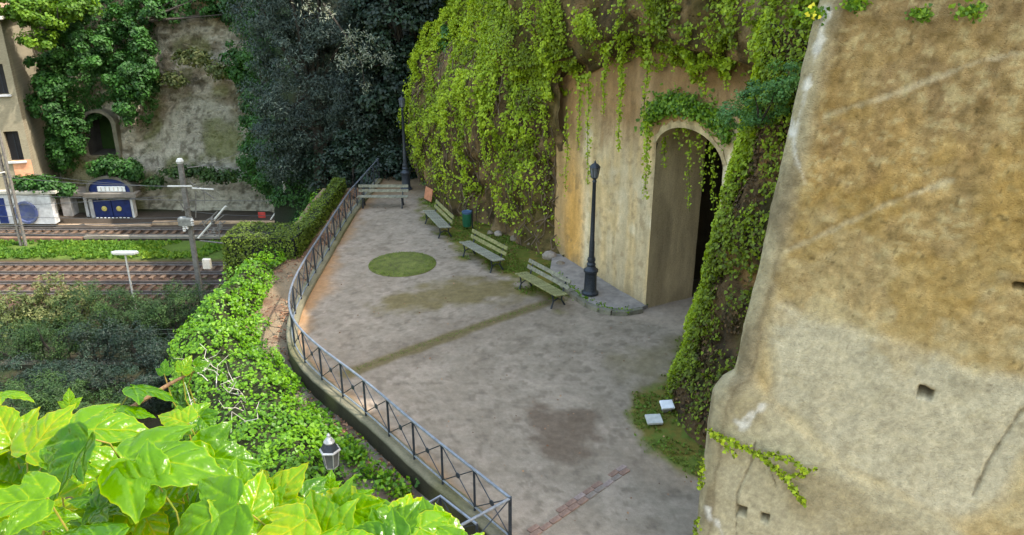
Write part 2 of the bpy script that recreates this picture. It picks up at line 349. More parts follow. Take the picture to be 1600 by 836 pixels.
plaza = tag(link('plaza_pavement', npmesh('plaza_pavement', P, gridfaces(*Xg.shape), col=c), m_plaza), 'worn grey asphalt terrace with mossy margins inside the railing', 'pavement', kind='structure')
plazaPts = (P, XY, m1, m2)
# bricks let into the asphalt
mb_ = [plain('worn_brick_red', (.2, .125, .095), .9, .3, 12, bump=.5), plain('worn_brick_brown', (.19, .15, .125), .9, .3, 12, bump=.5), plain('worn_brick_pale', (.24, .18, .16), .9, .3, 12, bump=.5)]
ba, bb_ = G(826, 836)[:2], G(1012, 708)[:2]; bd = (bb_ - ba); bl = np.linalg.norm(bd); bd = bd / bl; bn = np.array((-bd[1], bd[0])); ang = math.atan2(bd[1], bd[0])
bms = [MB().box((0, 0, 0), (.235, .115, .06), bev=.012).mesh('brick') for _ in mb_]
for m_, q in zip(bms, mb_): m_.materials.append(q)
k = 0
for i in range(int(bl / .25)):
    for r_ in (-.06, .06):
        if random.random() < .3 or (i > bl / .25 * .62 and random.random() < .55): continue
        p = ba + bd * ((i + .5) * .25 + (.06 if r_ > 0 else 0)) + bn * r_
        o = link('brick', bms[random.choice((0, 0, 1, 2))], None, plaza); o.location = (p[0], p[1], -.012 + random.uniform(-.006, .004)); o.rotation_euler = (0, 0, ang + random.uniform(-.05, .05))
# ---- lower ledge outside the fence
no = normals2(fpath); side = np.sign((no[20] @ np.array((-1., -.6)))); no = no * side
bankedge = smooth(resample(np.array([G(x, y, -.5)[:2] for x, y in [(590, 985), (570, 850), (548, 735), (528, 672), (470, 612), (428, 560), (404, 515), (412, 462), (440, 415), (482, 360), (505, 325), (530, 295)]]), .25), 6)
ys2 = np.linspace(bankedge[:, 1].min() + .01, 34.2, 220); ob = np.argsort(bankedge[:, 1])
def bedge(Y): return np.interp(Y, bankedge[ob, 1], bankedge[ob, 0])
us2 = np.linspace(0, 1, 40); Yg2, U2 = np.meshgrid(ys2, us2, indexing='ij'); l0 = bedge(Yg2) - .6; l1 = lefts(Yg2) + .1; Xg2 = l0 + U2 * (l1 - l0)
P = np.stack((Xg2, Yg2, np.full_like(Xg2, -.34)), 2); a1 = fbm(P, 1.2, 4, 8); a2 = fbm(P, 4, 4, 9); P[..., 2] += (a1 - .5) * .1
c = mixc(np.broadcast_to(lin(112, 104, 92), P.shape).copy(), lin(84, 66, 54), sm(.42, .6, a2) * .7)
c = mixc(c, lin(124, 106, 82), sm(17.5, 19.5, Yg2 + (a1 - .5) * 3) * .8); c = mixc(c, lin(90, 62, 48), sm(.55, .68, a1) * .6)
tag(link('ledge_path', npmesh('ledge_path', P, gridfaces(*Xg2.shape), col=c), m_ground), 'narrow dirt ledge strewn with dead leaves outside the railing', 'path', kind='structure')
ledgeP = P
# kerb wall under the fence
kp = np.vstack((fpath[0] + (fpath[0] - fpath[3]) * .25, fpath)); kn = np.vstack((no[0], no)); V = []; secs = [(-.13, .0), (-.13, .1), (-.10, .115), (.13, .115), (.17, .09), (.16, .02), (.17, -.6)]
for p, n_ in zip(kp, kn):
    for (o_, z_) in secs: V.append((p[0] + n_[0] * o_, p[1] + n_[1] * o_, z_))
V = np.array(V).reshape(len(kp), len(secs), 3); dz = fbm(V, 2.5, 3, 12); V = V + ((dz - .5) * .035)[..., None] * np.array((1, 1, .6))
cc = np.array([lin(112, 106, 86)] * 5 + [lin(62, 56, 42), lin(44, 40, 28)]); cc = np.broadcast_to(cc, V.shape).copy(); cc = mixc(cc, lin(92, 88, 52), sm(.5, .62, fbm(V, .9, 4, 13)) * .6)
kw = tag(link('kerb_wall', npmesh('kerb_wall', V, gridfaces(len(kp), len(secs)), col=cc, smooth=False), m_ground), 'low mossy concrete kerb carrying the iron railing', 'wall')
# ---- retaining wall below the ledge
V = []
for p in bankedge[ob]:
    for z_ in (-.45, -1.2, -3, -6, -9): V.append((p[0] - .5 - .35 * (-.45 - z_) * .35, p[1], z_))
V = np.array(V).reshape(len(bankedge), 5, 3); c = mixc(np.broadcast_to(lin(84, 76, 58), V.shape).copy(), lin(52, 56, 34), sm(.4, .6, fbm(V, .8, 4, 14)))
tag(link('retaining_wall', npmesh('retaining_wall', V, gridfaces(len(bankedge), 5), col=c), m_ground), 'tall stone retaining wall below the ledge, under the ivy bank', 'wall')
# ================================================================ CLIFFS, PORTAL
FA = np.array((1.69, 24.61)); FD = np.array((3.79, 20.72)) - FA; FD = FD / np.linalg.norm(FD); FN = np.array((FD[1], -FD[0]))
if FN[0] > 0: FN = -FN                     # outward, towards the plaza
FN3 = np.array((FN[0], FN[1], 0)); FO3 = np.array((FA[0], FA[1], 0.))
WJ = float((np.array((3.79, 20.72)) - FA) @ FD); OW = 2.55; SPR, CRN = 4.55, 5.38      # jamb, opening, springing, crown
def cliffgrid(path, z0, z1, nz, offs, amp, seed, step=.14):
    pth = resample(smooth(resample(np.array(path, float), .5), 2), step); n_ = normals2(pth)
    hz = np.linspace(0, 1, nz); Pg = np.zeros((len(pth), nz, 3)); s_ = np.linspace(0, 1, len(pth))
    for j, t in enumerate(hz):
        z0_ = z0(s_) if callable(z0) else z0; z = z0_ + (z1 - z0_) * t
        o = offs(s_, z, t) if callable(offs) else offs; Pg[:, j, :2] = pth + n_ * np.broadcast_to(o, s_.shape)[:, None]; Pg[:, j, 2] = z
    N3 = np.concatenate((n_, np.zeros((len(n_), 1))), 1)
    d = (fbm(Pg * np.array((1, 1, .8)), .45, 5, seed) - .5) * amp * 2.2 + (fbm(Pg, 1.8, 4, seed + 1) - .5) * amp * .6
    ridge = np.abs(fbm(Pg * np.array((1, 1, .5)), 1.1, 3, seed + 2) - .5); d = d - sm(.08, .0, ridge) * amp * .25
    return Pg + N3[:, None, :] * d[..., None], N3
def cliffcol(Pg, seed):
    a = fbm(Pg, .5, 4, seed); b = fbm(Pg * np.array((1, 1, .35)), 2.2, 4, seed + 1); d = fbm(Pg, 4.5, 3, seed + 2)
    c = np.broadcast_to(lin(150, 122, 84), Pg.shape).copy(); c = mixc(c, lin(104, 84, 54), sm(.42, .6, b)); c = mixc(c, lin(64, 54, 38), sm(.55, .66, d) * .8)
    c = mixc(c, lin(176, 150, 112), sm(.55, .7, a) * .7); c = mixc(c, lin(88, 84, 36), sm(.52, .38, a) * .5); return c * .72
# left cliff (normals2 gives left-of-travel; travel from near to far puts plaza on the left)
cp = [(1.72, 24.55), (1.35, 25.1), (.55, 26.3), (-.6, 28.2), (-1.9, 30.0), (-3.5, 32.4), (-4.3, 34.2), (-4.6, 37), (-4.6, 42)]
def offL(s, z, t): return .55 * np.sin(np.clip(z / 7.5, 0, 1) * math.pi) * sm(.0, .12, s) + np.clip(.35 - z * .25, 0, .5) - np.clip(z - 2.5, 0, 20) * .27 * sm(.1, .5, s) - .5 * sm(.3, .55, s) + sm(.10, .0, s) * sm(3.5, 6.5, z) * .55
PL, NL = cliffgrid(cp, -.1, 15.5, 114, offL, .55, 21)
cl = tag(link('cliff_rock', npmesh('cliff_rock', PL, gridfaces(*PL.shape[:2])[:, ::-1], col=cliffcol(PL, 24)), m_cliff), 'brown tuff cliff overgrown with ivy behind the benches', 'cliff', kind='structure')
# portal wall with arched opening (u along wall, z up)
nu, nz = 150, 190; uu = np.linspace(-.6, 7.6, nu); zz = np.linspace(-.1, 9.6, nz); Ug, Zg = np.meshgrid(uu, zz, indexing='ij')
Pf = np.zeros((nu, nz, 3)); Pf[..., 0] = FA[0] + FD[0] * Ug; Pf[..., 1] = FA[1] + FD[1] * Ug; Pf[..., 2] = Zg
def archz(u): 
    t = np.clip((u - WJ) / OW * 2 - 1, -1, 1); return SPR + (CRN - SPR) * np.sqrt(np.clip(1 - t * t * .93, 0, 1)) 
# snap columns to the jambs
i0 = np.argmin(abs(uu - WJ)); i1 = np.argmin(abs(uu - WJ - OW)); 
Pf[i0, :, :2] = FA + FD * WJ; Pf[i1, :, :2] = FA + FD * (WJ + OW); Ug = Ug.copy(); Ug[i0] = WJ; Ug[i1] = WJ + OW
lean = -.012 * Zg; Pf[..., :2] += FN * ((fbm(Pf, .9, 4, 31) - .5) * .1 + (fbm(Pf, 5, 3, 32) - .5) * .03)[..., None] * (1 - sm(.25, .0, np.abs(Ug - WJ)))[..., None]
keep = np.ones((nu - 1, nz - 1), bool); az = archz(Ug)
for j in range(i0, i1):
    top = (az[j, 0] + az[j + 1, 0]) / 2; kz = np.searchsorted(zz, top); keep[j, :kz] = False
for j in range(i0, i1 + 1):
    kz = np.searchsorted(zz, (archz(Ug[j, 0]))); Pf[j, kz, 2] = archz(Ug[j, 0])
a = fbm(Pf, .55, 5, 33); b = fbm(Pf * np.array((1, 1, .22)), 2.4, 4, 34); d = fbm(Pf, 5, 4, 35)
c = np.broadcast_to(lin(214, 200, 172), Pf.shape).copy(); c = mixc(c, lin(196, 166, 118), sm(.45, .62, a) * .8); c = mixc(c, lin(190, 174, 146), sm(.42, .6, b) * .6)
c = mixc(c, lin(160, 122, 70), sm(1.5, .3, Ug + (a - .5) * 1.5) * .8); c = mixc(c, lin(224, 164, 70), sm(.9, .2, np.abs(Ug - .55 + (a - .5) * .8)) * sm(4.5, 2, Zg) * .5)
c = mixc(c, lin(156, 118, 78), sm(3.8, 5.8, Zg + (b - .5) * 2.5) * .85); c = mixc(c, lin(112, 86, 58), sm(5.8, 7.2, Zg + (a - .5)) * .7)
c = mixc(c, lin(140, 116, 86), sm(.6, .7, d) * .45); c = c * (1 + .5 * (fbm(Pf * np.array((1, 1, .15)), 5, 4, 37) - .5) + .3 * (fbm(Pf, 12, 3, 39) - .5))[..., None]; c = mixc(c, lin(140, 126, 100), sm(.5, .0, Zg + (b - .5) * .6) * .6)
portal = empty('tunnel_portal', (0, 0, 0), label='tall rendered tuff wall pierced by an arched tunnel opening', cat='wall')
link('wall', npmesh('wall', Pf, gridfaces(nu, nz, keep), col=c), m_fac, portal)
def fpt(u, z, d=0.): return (FA[0] + FD[0] * u - FN[0] * d, FA[1] + FD[1] * u - FN[1] * d, z)     # d = depth into the rock
# tunnel lining
def lining(u0, u1, spr, crn, d0, d1, name, col, seed, nd=40):
    prof = [(u0, z) for z in np.linspace(-.1, spr, 30)] ; ts = np.linspace(-1, 1, 26)[1:-1]
    prof += [((u0 + u1) / 2 + t * (u1 - u0) / 2, spr + (crn - spr) * math.sqrt(max(0, 1 - t * t * .93))) for t in ts] + [(u1, z) for z in np.linspace(spr, -.1, 30)]
    Pg = np.array([[fpt(u, z, dd) for dd in np.linspace(d0, d1, nd)] for u, z in prof]); Pg = Pg + ((fbm(Pg, 2.5, 4, seed) - .5) * .05)[..., None] * np.array((.7, .7, .3)) * np.clip(np.linspace(0, 4, nd), 0, 1)[None, :, None]
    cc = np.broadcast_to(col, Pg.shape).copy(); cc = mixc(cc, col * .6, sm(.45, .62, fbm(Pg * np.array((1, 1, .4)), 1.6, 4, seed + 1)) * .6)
    link(name, npmesh(name, Pg, gridfaces(*Pg.shape[:2]), col=cc), m_fac, portal)
lining(WJ, WJ + OW, SPR, CRN, 0, 1.7, 'tunnel_lining', lin(182, 160, 126), 36)
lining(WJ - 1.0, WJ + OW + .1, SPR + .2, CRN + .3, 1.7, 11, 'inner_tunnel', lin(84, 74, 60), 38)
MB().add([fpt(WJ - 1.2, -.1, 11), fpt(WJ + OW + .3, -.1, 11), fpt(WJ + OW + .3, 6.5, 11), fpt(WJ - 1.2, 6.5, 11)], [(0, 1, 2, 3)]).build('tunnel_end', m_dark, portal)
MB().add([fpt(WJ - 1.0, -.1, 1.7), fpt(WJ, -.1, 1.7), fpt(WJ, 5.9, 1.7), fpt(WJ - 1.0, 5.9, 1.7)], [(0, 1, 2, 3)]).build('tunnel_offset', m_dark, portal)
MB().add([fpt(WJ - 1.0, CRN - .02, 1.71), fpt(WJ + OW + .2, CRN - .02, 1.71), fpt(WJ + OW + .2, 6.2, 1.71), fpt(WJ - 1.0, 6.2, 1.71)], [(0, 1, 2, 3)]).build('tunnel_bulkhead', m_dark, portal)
# pale arch ring proud of the wall
ts = np.linspace(-1.0, 1.0, 29); inn = []; out = []
for t in ts:
    u = WJ + OW / 2 + t * OW / 2; inn.append((u, float(archz(u)))); out.append((WJ + OW / 2 + t * (OW / 2 + .14), SPR - .08 + (CRN + .28 - SPR) * math.sqrt(max(0, 1 - t * t * .9))))
out = [(u + random.uniform(-.03, .03), z + random.uniform(-.07, .05)) for u, z in out]
V = [fpt(*p, -.03) for p in inn] + [fpt(*p, -.03) for p in out] + [fpt(*p, .12) for p in inn] + [fpt(*p, .1) for p in out]; n_ = len(ts); F = []
for i in range(n_ - 1): F += [(i, i + 1, n_ + i + 1, n_ + i), (i, 2 * n_ + i, 2 * n_ + i + 1, i + 1), (n_ + i, n_ + i + 1, 3 * n_ + i + 1, 3 * n_ + i)]
MB().add(V, F).build('arch_ring', plain('arch_stone', lin(176, 156, 122), .95, .45, 3, bump=.6, bdist=.03), portal)
# upper cliff overhanging the portal
up = [(9.5, 11.5), (6.6, 13.2), (5.7, 15.2), (5.35, 17.4), (4.35, 19.3), (3.2, 21.3), (2.0, 23.6), (1.2, 25.0), (.3, 26.6)]
def zlip(s): return np.interp(s, [0, .3, .42, .55, .68, .8, 1], [6.6, 6.7, 6.6, 6.75, 6.9, 5.9, 5.0])
def offU(s, z, t): return np.where(t < .02, -.9, np.where(t < .05, -.2, .12)) + .3 * np.sin(np.clip(t * 2.4, 0, 1) * math.pi) - .12 * np.clip(z - 8.5, 0, 9)
PU, NU = cliffgrid(up, zlip, 17.5, 86, offU, .45, 41)
link('upper_cliff_rock', npmesh('upper_cliff_rock', PU, gridfaces(*PU.shape[:2])[:, ::-1], col=cliffcol(PU, 44)), m_cliff, cl)
# rocky pier right of the tunnel
pp = [(7.5, 11.6), (5.6, 12.4), (4.55, 13.4), (4.05, 14.5), (3.92, 15.6), (4.2, 16.7), (4.85, 18.0), (5.35, 19.0)]
def offP(s, z, t): return np.clip(.3 - z * .3, 0, .4) - .115 * z
PP, NP_ = cliffgrid(pp, -.1, 8.2, 90, offP, .34, 51, .1)
a = fbm(PP, .9, 4, 54); b = fbm(PP * np.array((1, 1, .4)), 3, 4, 55)
c = np.broadcast_to(lin(88, 70, 48), PP.shape).copy(); c = mixc(c, lin(56, 46, 34), sm(.42, .6, b)); c = mixc(c, lin(140, 108, 68), sm(.58, .72, a) * sm(2.2, 3.4, PP[..., 2]) * .9); c = mixc(c, lin(66, 64, 30), sm(.5, .35, a) * .6)
pier = link('pier_rock', npmesh('pier_rock', PP, gridfaces(*PP.shape[:2])[:, ::-1], col=c), m_cliff); tag(pier, 'dark earthy rock buttress right of the tunnel opening', 'cliff', kind='structure')
# plateau on top
px_ = np.linspace(-5.5, 40, 60); py_ = np.linspace(9, 60, 60); X, Y = np.meshgrid(px_, py_, indexing='ij')
bx_ = np.array([(60, 9), (10.5, 11.5), (6.6, 14.5), (6.0, 17.5), (4.0, 21.8), (2.6, 24.6), (1.8, 26.5), (-.2, 29.5), (-1.9, 33), (-2.4, 37), (-2.4, 60)])
X = np.maximum(X, np.interp(Y, bx_[:, 1], bx_[:, 0])); P = np.stack((X, Y, 14.2 + .3 * fbm(np.stack((X, Y, 0 * X), 2), .3, 3, 61)), 2)
c = np.broadcast_to(lin(76, 80, 40), P.shape); link('cliff_top', npmesh('cliff_top', P, gridfaces(60, 60), col=c), m_ground, cl)
# ================================================================ NEAR RIGHT WALL
WB = np.array((3.12, 10.45)); WD = np.array((.87, -.493)); WN = np.array((-.493, -.87)); WO3 = np.array((WB[0], WB[1], 0)); WN3 = np.array((WN[0], WN[1], .0))
LEANA, LEANN = .09, -.03            # per metre of height: shift along the wall, lean back
WPN = np.array((WN[0], WN[1], -LEANN)); 
def W2(x, y):                        # sight line -> (u,z) on the leaning wall face
    p = ONP(x, y, WO3, WPN); q = p[:2] - WB; return np.array((q @ WD, p[2]))
def lefte(z):                        # left edge of the wall by height: the footing steps out
    return np.interp(z, [0, 2.6, 3.2, 3.45, 3.6, 4.5, 5.5, 8.9, 14], [-.24, -.22, -.17, -.06, .08, .13, .22, .52, .95])
nz = 340; zz = np.linspace(-.3, 13.5, nz); rr = .26
pl = []                              # plan profile: (along, depth) from the back of the return to the right end
for t in np.linspace(2.2, rr, 10): pl.append((t * .35 - .0, t))
for q in np.linspace(0, 1, 14)[1:]: th = q * math.pi / 2; pl.append((rr * .5 * (1 - math.sin(th)) * .35 + rr * 1.0 * (1 - math.cos(th)), rr * (1 - math.sin(th))))
for t in np.linspace(0, 1, 330)[1:]: pl.append((rr + t * 6.3 , 0.))
pl = np.array(pl); NUW = len(pl); Ug, Zg = np.meshgrid(np.arange(NUW), zz, indexing='ij'); al = pl[:, 0][:, None] + lefte(zz)[None, :] * np.clip(1 - (pl[:, 0][:, None] - rr) / 4.5, 0, 1); dp = np.repeat(pl[:, 1][:, None], nz, 1)
Q = np.stack((al, Zg), 2); Q3 = np.stack((al, Zg, dp), 2)
b1 = fbm(Q3, .55, 5, 71); b2 = fbm(Q3, 2.2, 5, 72); b3 = fbm(Q3, 7, 4, 73); b4 = fbm(Q3 * np.array((1, .25, 1)), 3.2, 4, 74)
ft_poly = np.array([W2(*q) for q in [(1100, 900), (1060, 640), (1120, 596), (1172, 590), (1215, 640), (1330, 740), (1480, 810), (1560, 900)]])
grey_poly = np.array([W2(*q) for q in [(1205, 490), (1300, 505), (1430, 545), (1600, 612), (1680, 640), (1600, 700), (1560, 780), (1500, 812), (1330, 735), (1215, 620)]])
d_ft = sdpoly(Q, ft_poly) + (b2 - .5) * .1; d_gr = sdpoly(Q, grey_poly) + (b2 - .5) * .3 + (b1 - .5) * .3
rel = (b1 - .5) * .10 + (b2 - .5) * .03 + (b3 - .5) * .02 + sm(.12, -.12, d_ft) * .04 + sm(.08, -.08, d_gr) * .02
face = sm(.2, .5, al - lefte(Zg)); rough_up = sm(.0, .4, d_gr) * sm(.0, .2, d_ft) * face
rel += rough_up * ((fbm(Q3, 4.5, 5, 75, .6) - .5) * .06 + (b3 - .5) * .03)
scr = [([(1228, 392), (1330, 345), (1400, 312), (1490, 280)], .05), ([(1290, 180), (1400, 145), (1530, 95), (1600, 80)], .05), ([(1520, 775), (1545, 720), (1590, 650), (1640, 600)], .03), ([(1150, 836), (1152, 770), (1175, 720), (1180, 690)], .025), ([(1165, 700), (1200, 722), (1215, 760)], .014)]
lines = [(sdline(Q, [W2(*p) for p in l_]), w_) for l_, w_ in scr]
for k, (d_, w_) in enumerate(lines): rel += -sm(w_ * 1.3, 0, d_ + (b3 - .5) * .05) * (.03 if k >= 2 else .02)
c = np.broadcast_to(lin(198, 174, 128), Q3.shape).copy()
c = mixc(c, lin(182, 154, 106), sm(3.8, 6.5, Zg + (b1 - .5) * 3.5) * .8); c = mixc(c, lin(190, 150, 84), sm(.5, .66, b1) * sm(4.2, 6, Zg) * .55)
c = mixc(c, lin(158, 130, 90), sm(6.5, 8.6, Zg + (b2 - .5) * 2.5 + (b4 - .5) * 2.) * .7); c = mixc(c, lin(134, 106, 70), sm(.56, .7, b4) * sm(5, 7, Zg) * .45); c = mixc(c, lin(132, 110, 80), sm(8.0, 9.3, Zg + (b4 - .5) * 2.2) * .75)
c = mixc(c, lin(206, 190, 152), sm(.52, .66, b2) * sm(6.5, 5, Zg) * .5); c = mixc(c, lin(168, 142, 100), sm(.5, .36, b2) * .4)
c = mixc(c, lin(206, 196, 172), sm(.2, -.14, d_gr) * .85); c = mixc(c, lin(176, 164, 138), sm(.55, .7, b2) * sm(.05, -.1, d_gr) * .5)
c = mixc(c, lin(192, 182, 156), sm(.1, -.1, d_ft) * .85); c = mixc(c, lin(158, 140, 104), sm(.5, .66, b1) * sm(.04, -.06, d_ft) * .5)
strip = sm(.52, .22, al - lefte(Zg) + (b4 - .5) * .16); c = mixc(c, lin(176, 164, 136), strip * .9); c = mixc(c, lin(136, 122, 98), strip * sm(.48, .62, b4) * .8)
c = mixc(c, lin(112, 96, 74), sm(.05, .0, np.abs(al - lefte(Zg) - .3 + (b2 - .5) * .2)) * sm(8, 3.5, Zg) * .45)
wet = [[(1290, 20), (1268, 110), (1245, 200), (1236, 210)], [(1238, 190), (1243, 240), (1258, 285)], [(1158, 668), (1166, 650), (1178, 640)], [(1150, 655), (1165, 665), (1190, 632)], [(1120, 812), (1130, 836)], [(1108, 795), (1110, 808)]]
for l_ in wet:
    c = mixc(c, lin(228, 222, 216), sm(.075, .0, sdline(Q, [W2(*p) for p in l_]) + (b2 - .5) * .22 + (b3 - .5) * .1) * .9)
for k, (d_, w_) in enumerate(lines): c = mixc(c, lin(205, 185, 150) if k < 2 else lin(112, 98, 74), sm(w_ * 1.2, 0, d_ + (b3 - .5) * .06) * (.6 if k < 2 else .55))
c = mixc(c, lin(120, 96, 68), sm(.74, .79, fbm(Q3, 9, 3, 76)) * .45 * face * (.25 + .75 * sm(3.5, 5.5, Zg)))
w1 = fbm(Q3 * np.array((1, 1.6, 1)), 6, 4, 79, .65); up_ = sm(4.0, 6.5, Zg + (b1 - .5) * 2)
c = mixc(c, lin(112, 90, 48), sm(.52, .68, w1) * up_ * .5 * face); c = mixc(c, lin(206, 188, 142), sm(.46, .34, w1) * (.15 + .35 * up_) * face); c = mixc(c, lin(174, 140, 74), sm(.52, .64, fbm(Q3, 1.3, 4, 80)) * sm(3.6, 5.2, Zg) * sm(9.5, 6.5, Zg) * .5 * face)
c = mixc(c, lin(96, 80, 48), sm(.82, .86, fbm(Q3, 11, 2, 81)) * .6 * face * (.3 + .7 * sm(3.5, 5.5, Zg)))
for k, (d_, w_) in enumerate(lines[:2]): c = mixc(c, lin(214, 198, 166), sm(w_ * 1.1, 0, d_ + (b3 - .5) * .12) * .3)
c = c * (1 + .45 * (fbm(Q3, 16, 3, 77) - .5) + .4 * (fbm(Q3, 34, 2, 78) - .5))[..., None] * np.array((.80, .78, .74))
pts2 = WB[None, None] + WD * (al + 0 * Zg)[..., None] + (-WN) * dp[..., None]
PW = np.zeros((NUW, nz, 3)); PW[..., :2] = pts2 + WN * (LEANN * Zg)[..., None]; PW[..., 2] = Zg
NWl = np.zeros((NUW, 3))
for i in range(NUW):
    if i < 10: v = -WD * .94 + WN * .3
    elif i < 23: th = (i - 9) / 13 * math.pi / 2; v = -WD * math.cos(th) + WN * math.sin(th)
    else: v = WN
    NWl[i, :2] = v
PW = PW + NWl[:, None, :] * rel[..., None]
holes = [((1445, 615), .16, .13), ((1160, 797), .13, .12), ((1196, 808), .12, .11), ((1592, 447), .11, .06), ((1452, 443), .035, .03)]
for (hp, hw, hh) in holes:
    uc, zc = W2(*hp); m_ = sm(1.25, .8, np.maximum(np.abs((al - uc) / hw * 2 + (b3 - .5) * .8), np.abs((Zg - zc) / hh * 2 + (b2 - .5) * .8))) * (np.arange(NUW) > 23)[:, None]
    PW[..., :2] -= WN * (m_ * .28)[..., None]; c = mixc(c, lin(88, 74, 54), m_ * .7)
tw = tag(link('tuff_wall', npmesh('tuff_wall', PW, gridfaces(NUW, nz), col=c), m_wall), 'huge ochre and grey rendered tuff wall with putlog holes at the right', 'wall')
topz = 13.5; q0 = WB + WD * 1.4; MB().add([(q0[0], q0[1], topz - .01), (q0[0] + WD[0] * 6.4, q0[1] + WD[1] * 6.4, topz - .01), (q0[0] + WD[0] * 6.4 + 6, q0[1] + WD[1] * 6.4 + 6, topz), (q0[0] + 3, q0[1] + 6, topz)], [(0, 1, 2, 3)]).build('wall_top', m_conc, tw)
# ================================================================ PLAZA FURNITURE
def orient(Pg, N3):
    n = gridnormals(Pg); s_ = np.sign((n * N3[:, None, :]).sum(2, keepdims=True)); s_[s_ == 0] = 1; return n * s_
# ---- railing
fence = empty('railing', (0, 0, 0), label='long curved iron railing with crossed braces along the terrace edge', cat='railing')
FT, FB = FZ - .02, .2
post_pts = resample(fpath, 1.0); fine = fpath
MB().tube([(x, y, FZ) for x, y in fine], .028, 8).build('top_rail', m_rail, fence, True)
MB().tube([(x, y, FB) for x, y in fine], .018, 6).build('bottom_rail', m_rail, fence, True)
pm = MB().box((0, 0, .5), (.042, .042, .92), bev=.006).mesh('post'); pm.materials.append(m_iron)
md = MB().lathe([(.012, -.02), (.055, -.012), (.062, 0), (.055, .012), (.012, .02)], 12).mesh('medallion', True); md.materials.append(m_iron)
for i, p in enumerate(post_pts):
    o = link('post', pm, None, fence); o.location = (p[0], p[1], .02)
    if i + 1 < len(post_pts):
        q = post_pts[i + 1]; a_ = math.atan2(q[1] - p[1], q[0] - p[0])
        for za, zb in ((FT, FB), (FB, FT)):
            MB().tube([(p[0], p[1], za), (q[0], q[1], zb)], .011, 5).build('brace', m_iron, fence)
        o = link('medallion', md, None, fence); o.location = ((p[0] + q[0]) / 2, (p[1] + q[1]) / 2, (FT + FB) / 2); o.rotation_euler = (R(90), 0, a_)
P0 = post_pts[0]; MB().box((P0[0], P0[1], .52), (.06, .06, 1.0), bev=.008).build('end_post', m_iron, fence)
# return rail and the lower gate rail at the near end
ret = empty('stair_rail', (0, 0, 0), label='short iron rail turning off the end post of the long railing', cat='railing')
rd = G(735, 812, FZ)[:2] - P0; rd = rd / np.linalg.norm(rd); R1 = P0 + rd * 1.5
MB().tube([(*P0, FZ - .01), (*R1, FZ - .01)], .026, 8).build('top_rail', m_rail, ret, True); MB().tube([(*P0, .12), (*R1, .12)], .018, 6).build('bottom_rail', m_rail, ret, True)
MB().tube([(*P0, FZ - .02), (*R1, .12)], .011, 5).build('brace', m_iron, ret); MB().tube([(*P0, .12), (*R1, FZ - .02)], .011, 5).build('brace', m_iron, ret)
MB().box((*R1, .25), (.045, .045, 1.5), bev=.006).build('post', m_iron, ret)
lg = empty('ledge_rail', (0, 0, 0), label='cornered iron rail closing the leaf strewn ledge, half hidden by vine leaves', cat='railing')
A_, B_, C_ = G(640, 803, .5), G(688, 775, .5), G(745, 819, .5)
MB().tube([A_, B_, C_], .026, 8).build('top_rail', m_rail, lg, True); low = np.array((0, 0, -.8)); MB().tube([A_ + low, B_ + low, C_ + low], .018, 6).build('bottom_rail', m_rail, lg, True)
for q in (A_, B_, C_): MB().box((q[0], q[1], -.02), (.045, .045, 1.02), bev=.006).build('post', m_iron, lg)
for q, r_ in ((A_, B_), (B_, C_)):
    MB().tube([q, r_ + low], .011, 5).build('brace', m_iron, lg); MB().tube([q + low, r_], .011, 5).build('brace', m_iron, lg)
# ---- benches
def bench(p0, p1, label, mats, seed):
    p0, p1 = np.array(p0), np.array(p1); mid = (p0 + p1) / 2; d = p1 - p0; L_ = float(np.clip(np.linalg.norm(d), 1.7, 2.15)); rz = math.atan2(d[1], d[0]); r = random.Random(seed)
    b = empty('park_bench', (mid[0], mid[1], 0), rz, label=label, cat='bench', group='wooden park benches on the terrace')
    for k in range(5):
        s_ = MB().box((0, 0, 0), (L_, .078, .035), bev=.008).build('seat_slat', mats[0], b); s_.location = (r.uniform(-.01, .01), .045 + k * .089, .445 + (.012 if k == 0 else 0) - .006 * k); s_.rotation_euler = (R(-3), r.uniform(-.004, .004), 0)
    for k in range(2):
        s_ = MB().box((0, 0, 0), (L_, .035, .115), bev=.008).build('back_slat', mats[1], b); s_.location = (r.uniform(-.01, .01), .475 + k * .055, .6 + k * .175); s_.rotation_euler = (R(-16), 0, 0)
    for sx in (-1, 1):
        x = sx * (L_ / 2 - .22); fr = MB()
        fr.tube([(x, .02, 0.0), (x, .09, .2), (x, .06, .41)], [.032, .024, .026], 6).tube([(x, .5, 0), (x, .38, .2), (x, .42, .41), (x, .56, .86)], [.032, .024, .026, .02], 6).tube([(x, .03, .412), (x, .43, .40)], .024, 6).tube([(x, .09, .2), (x, .24, .26), (x, .38, .2)], .018, 6)
        fr.build('leg_frame', m_iron, b, True)
    return b
z_ = .45
bench(G(557, 309, z_)[:2], G(636, 309, z_)[:2], 'wooden bench facing the viewer at the far end, in front of the dark trees', (m_wood, m_wood), 1)
bench(G(660, 329, z_)[:2], G(687, 357, z_)[:2], 'farthest of the three benches along the cliff, beside the orange board', (m_wood, m_woody), 2)
bench(G(717, 379, z_)[:2], G(771, 409, z_)[:2], 'middle bench along the cliff, yellowed backrest, just past the green bin', (m_wood, m_woody), 3)
bench(G(804, 428, z_)[:2], G(868, 464, z_)[:2], 'nearest bench along the cliff, closest to the lamp post by the tunnel wall', (m_woody, m_wood), 4)
# orange board
ob_ = G(662, 322); tag(MB().box((0, 0, .34), (.62, .04, .5), bev=.008).build('orange_board', plain('faded_orange_paint', (.42, .17, .09), .8, .3, 6)), 'faded orange board standing beyond the farthest cliff bench', 'board'); bo = bpy.data.objects['orange_board']; bo.location = (-3.42, 31.0, 0.0); bo.rotation_euler = (R(-12), 0, R(-58))
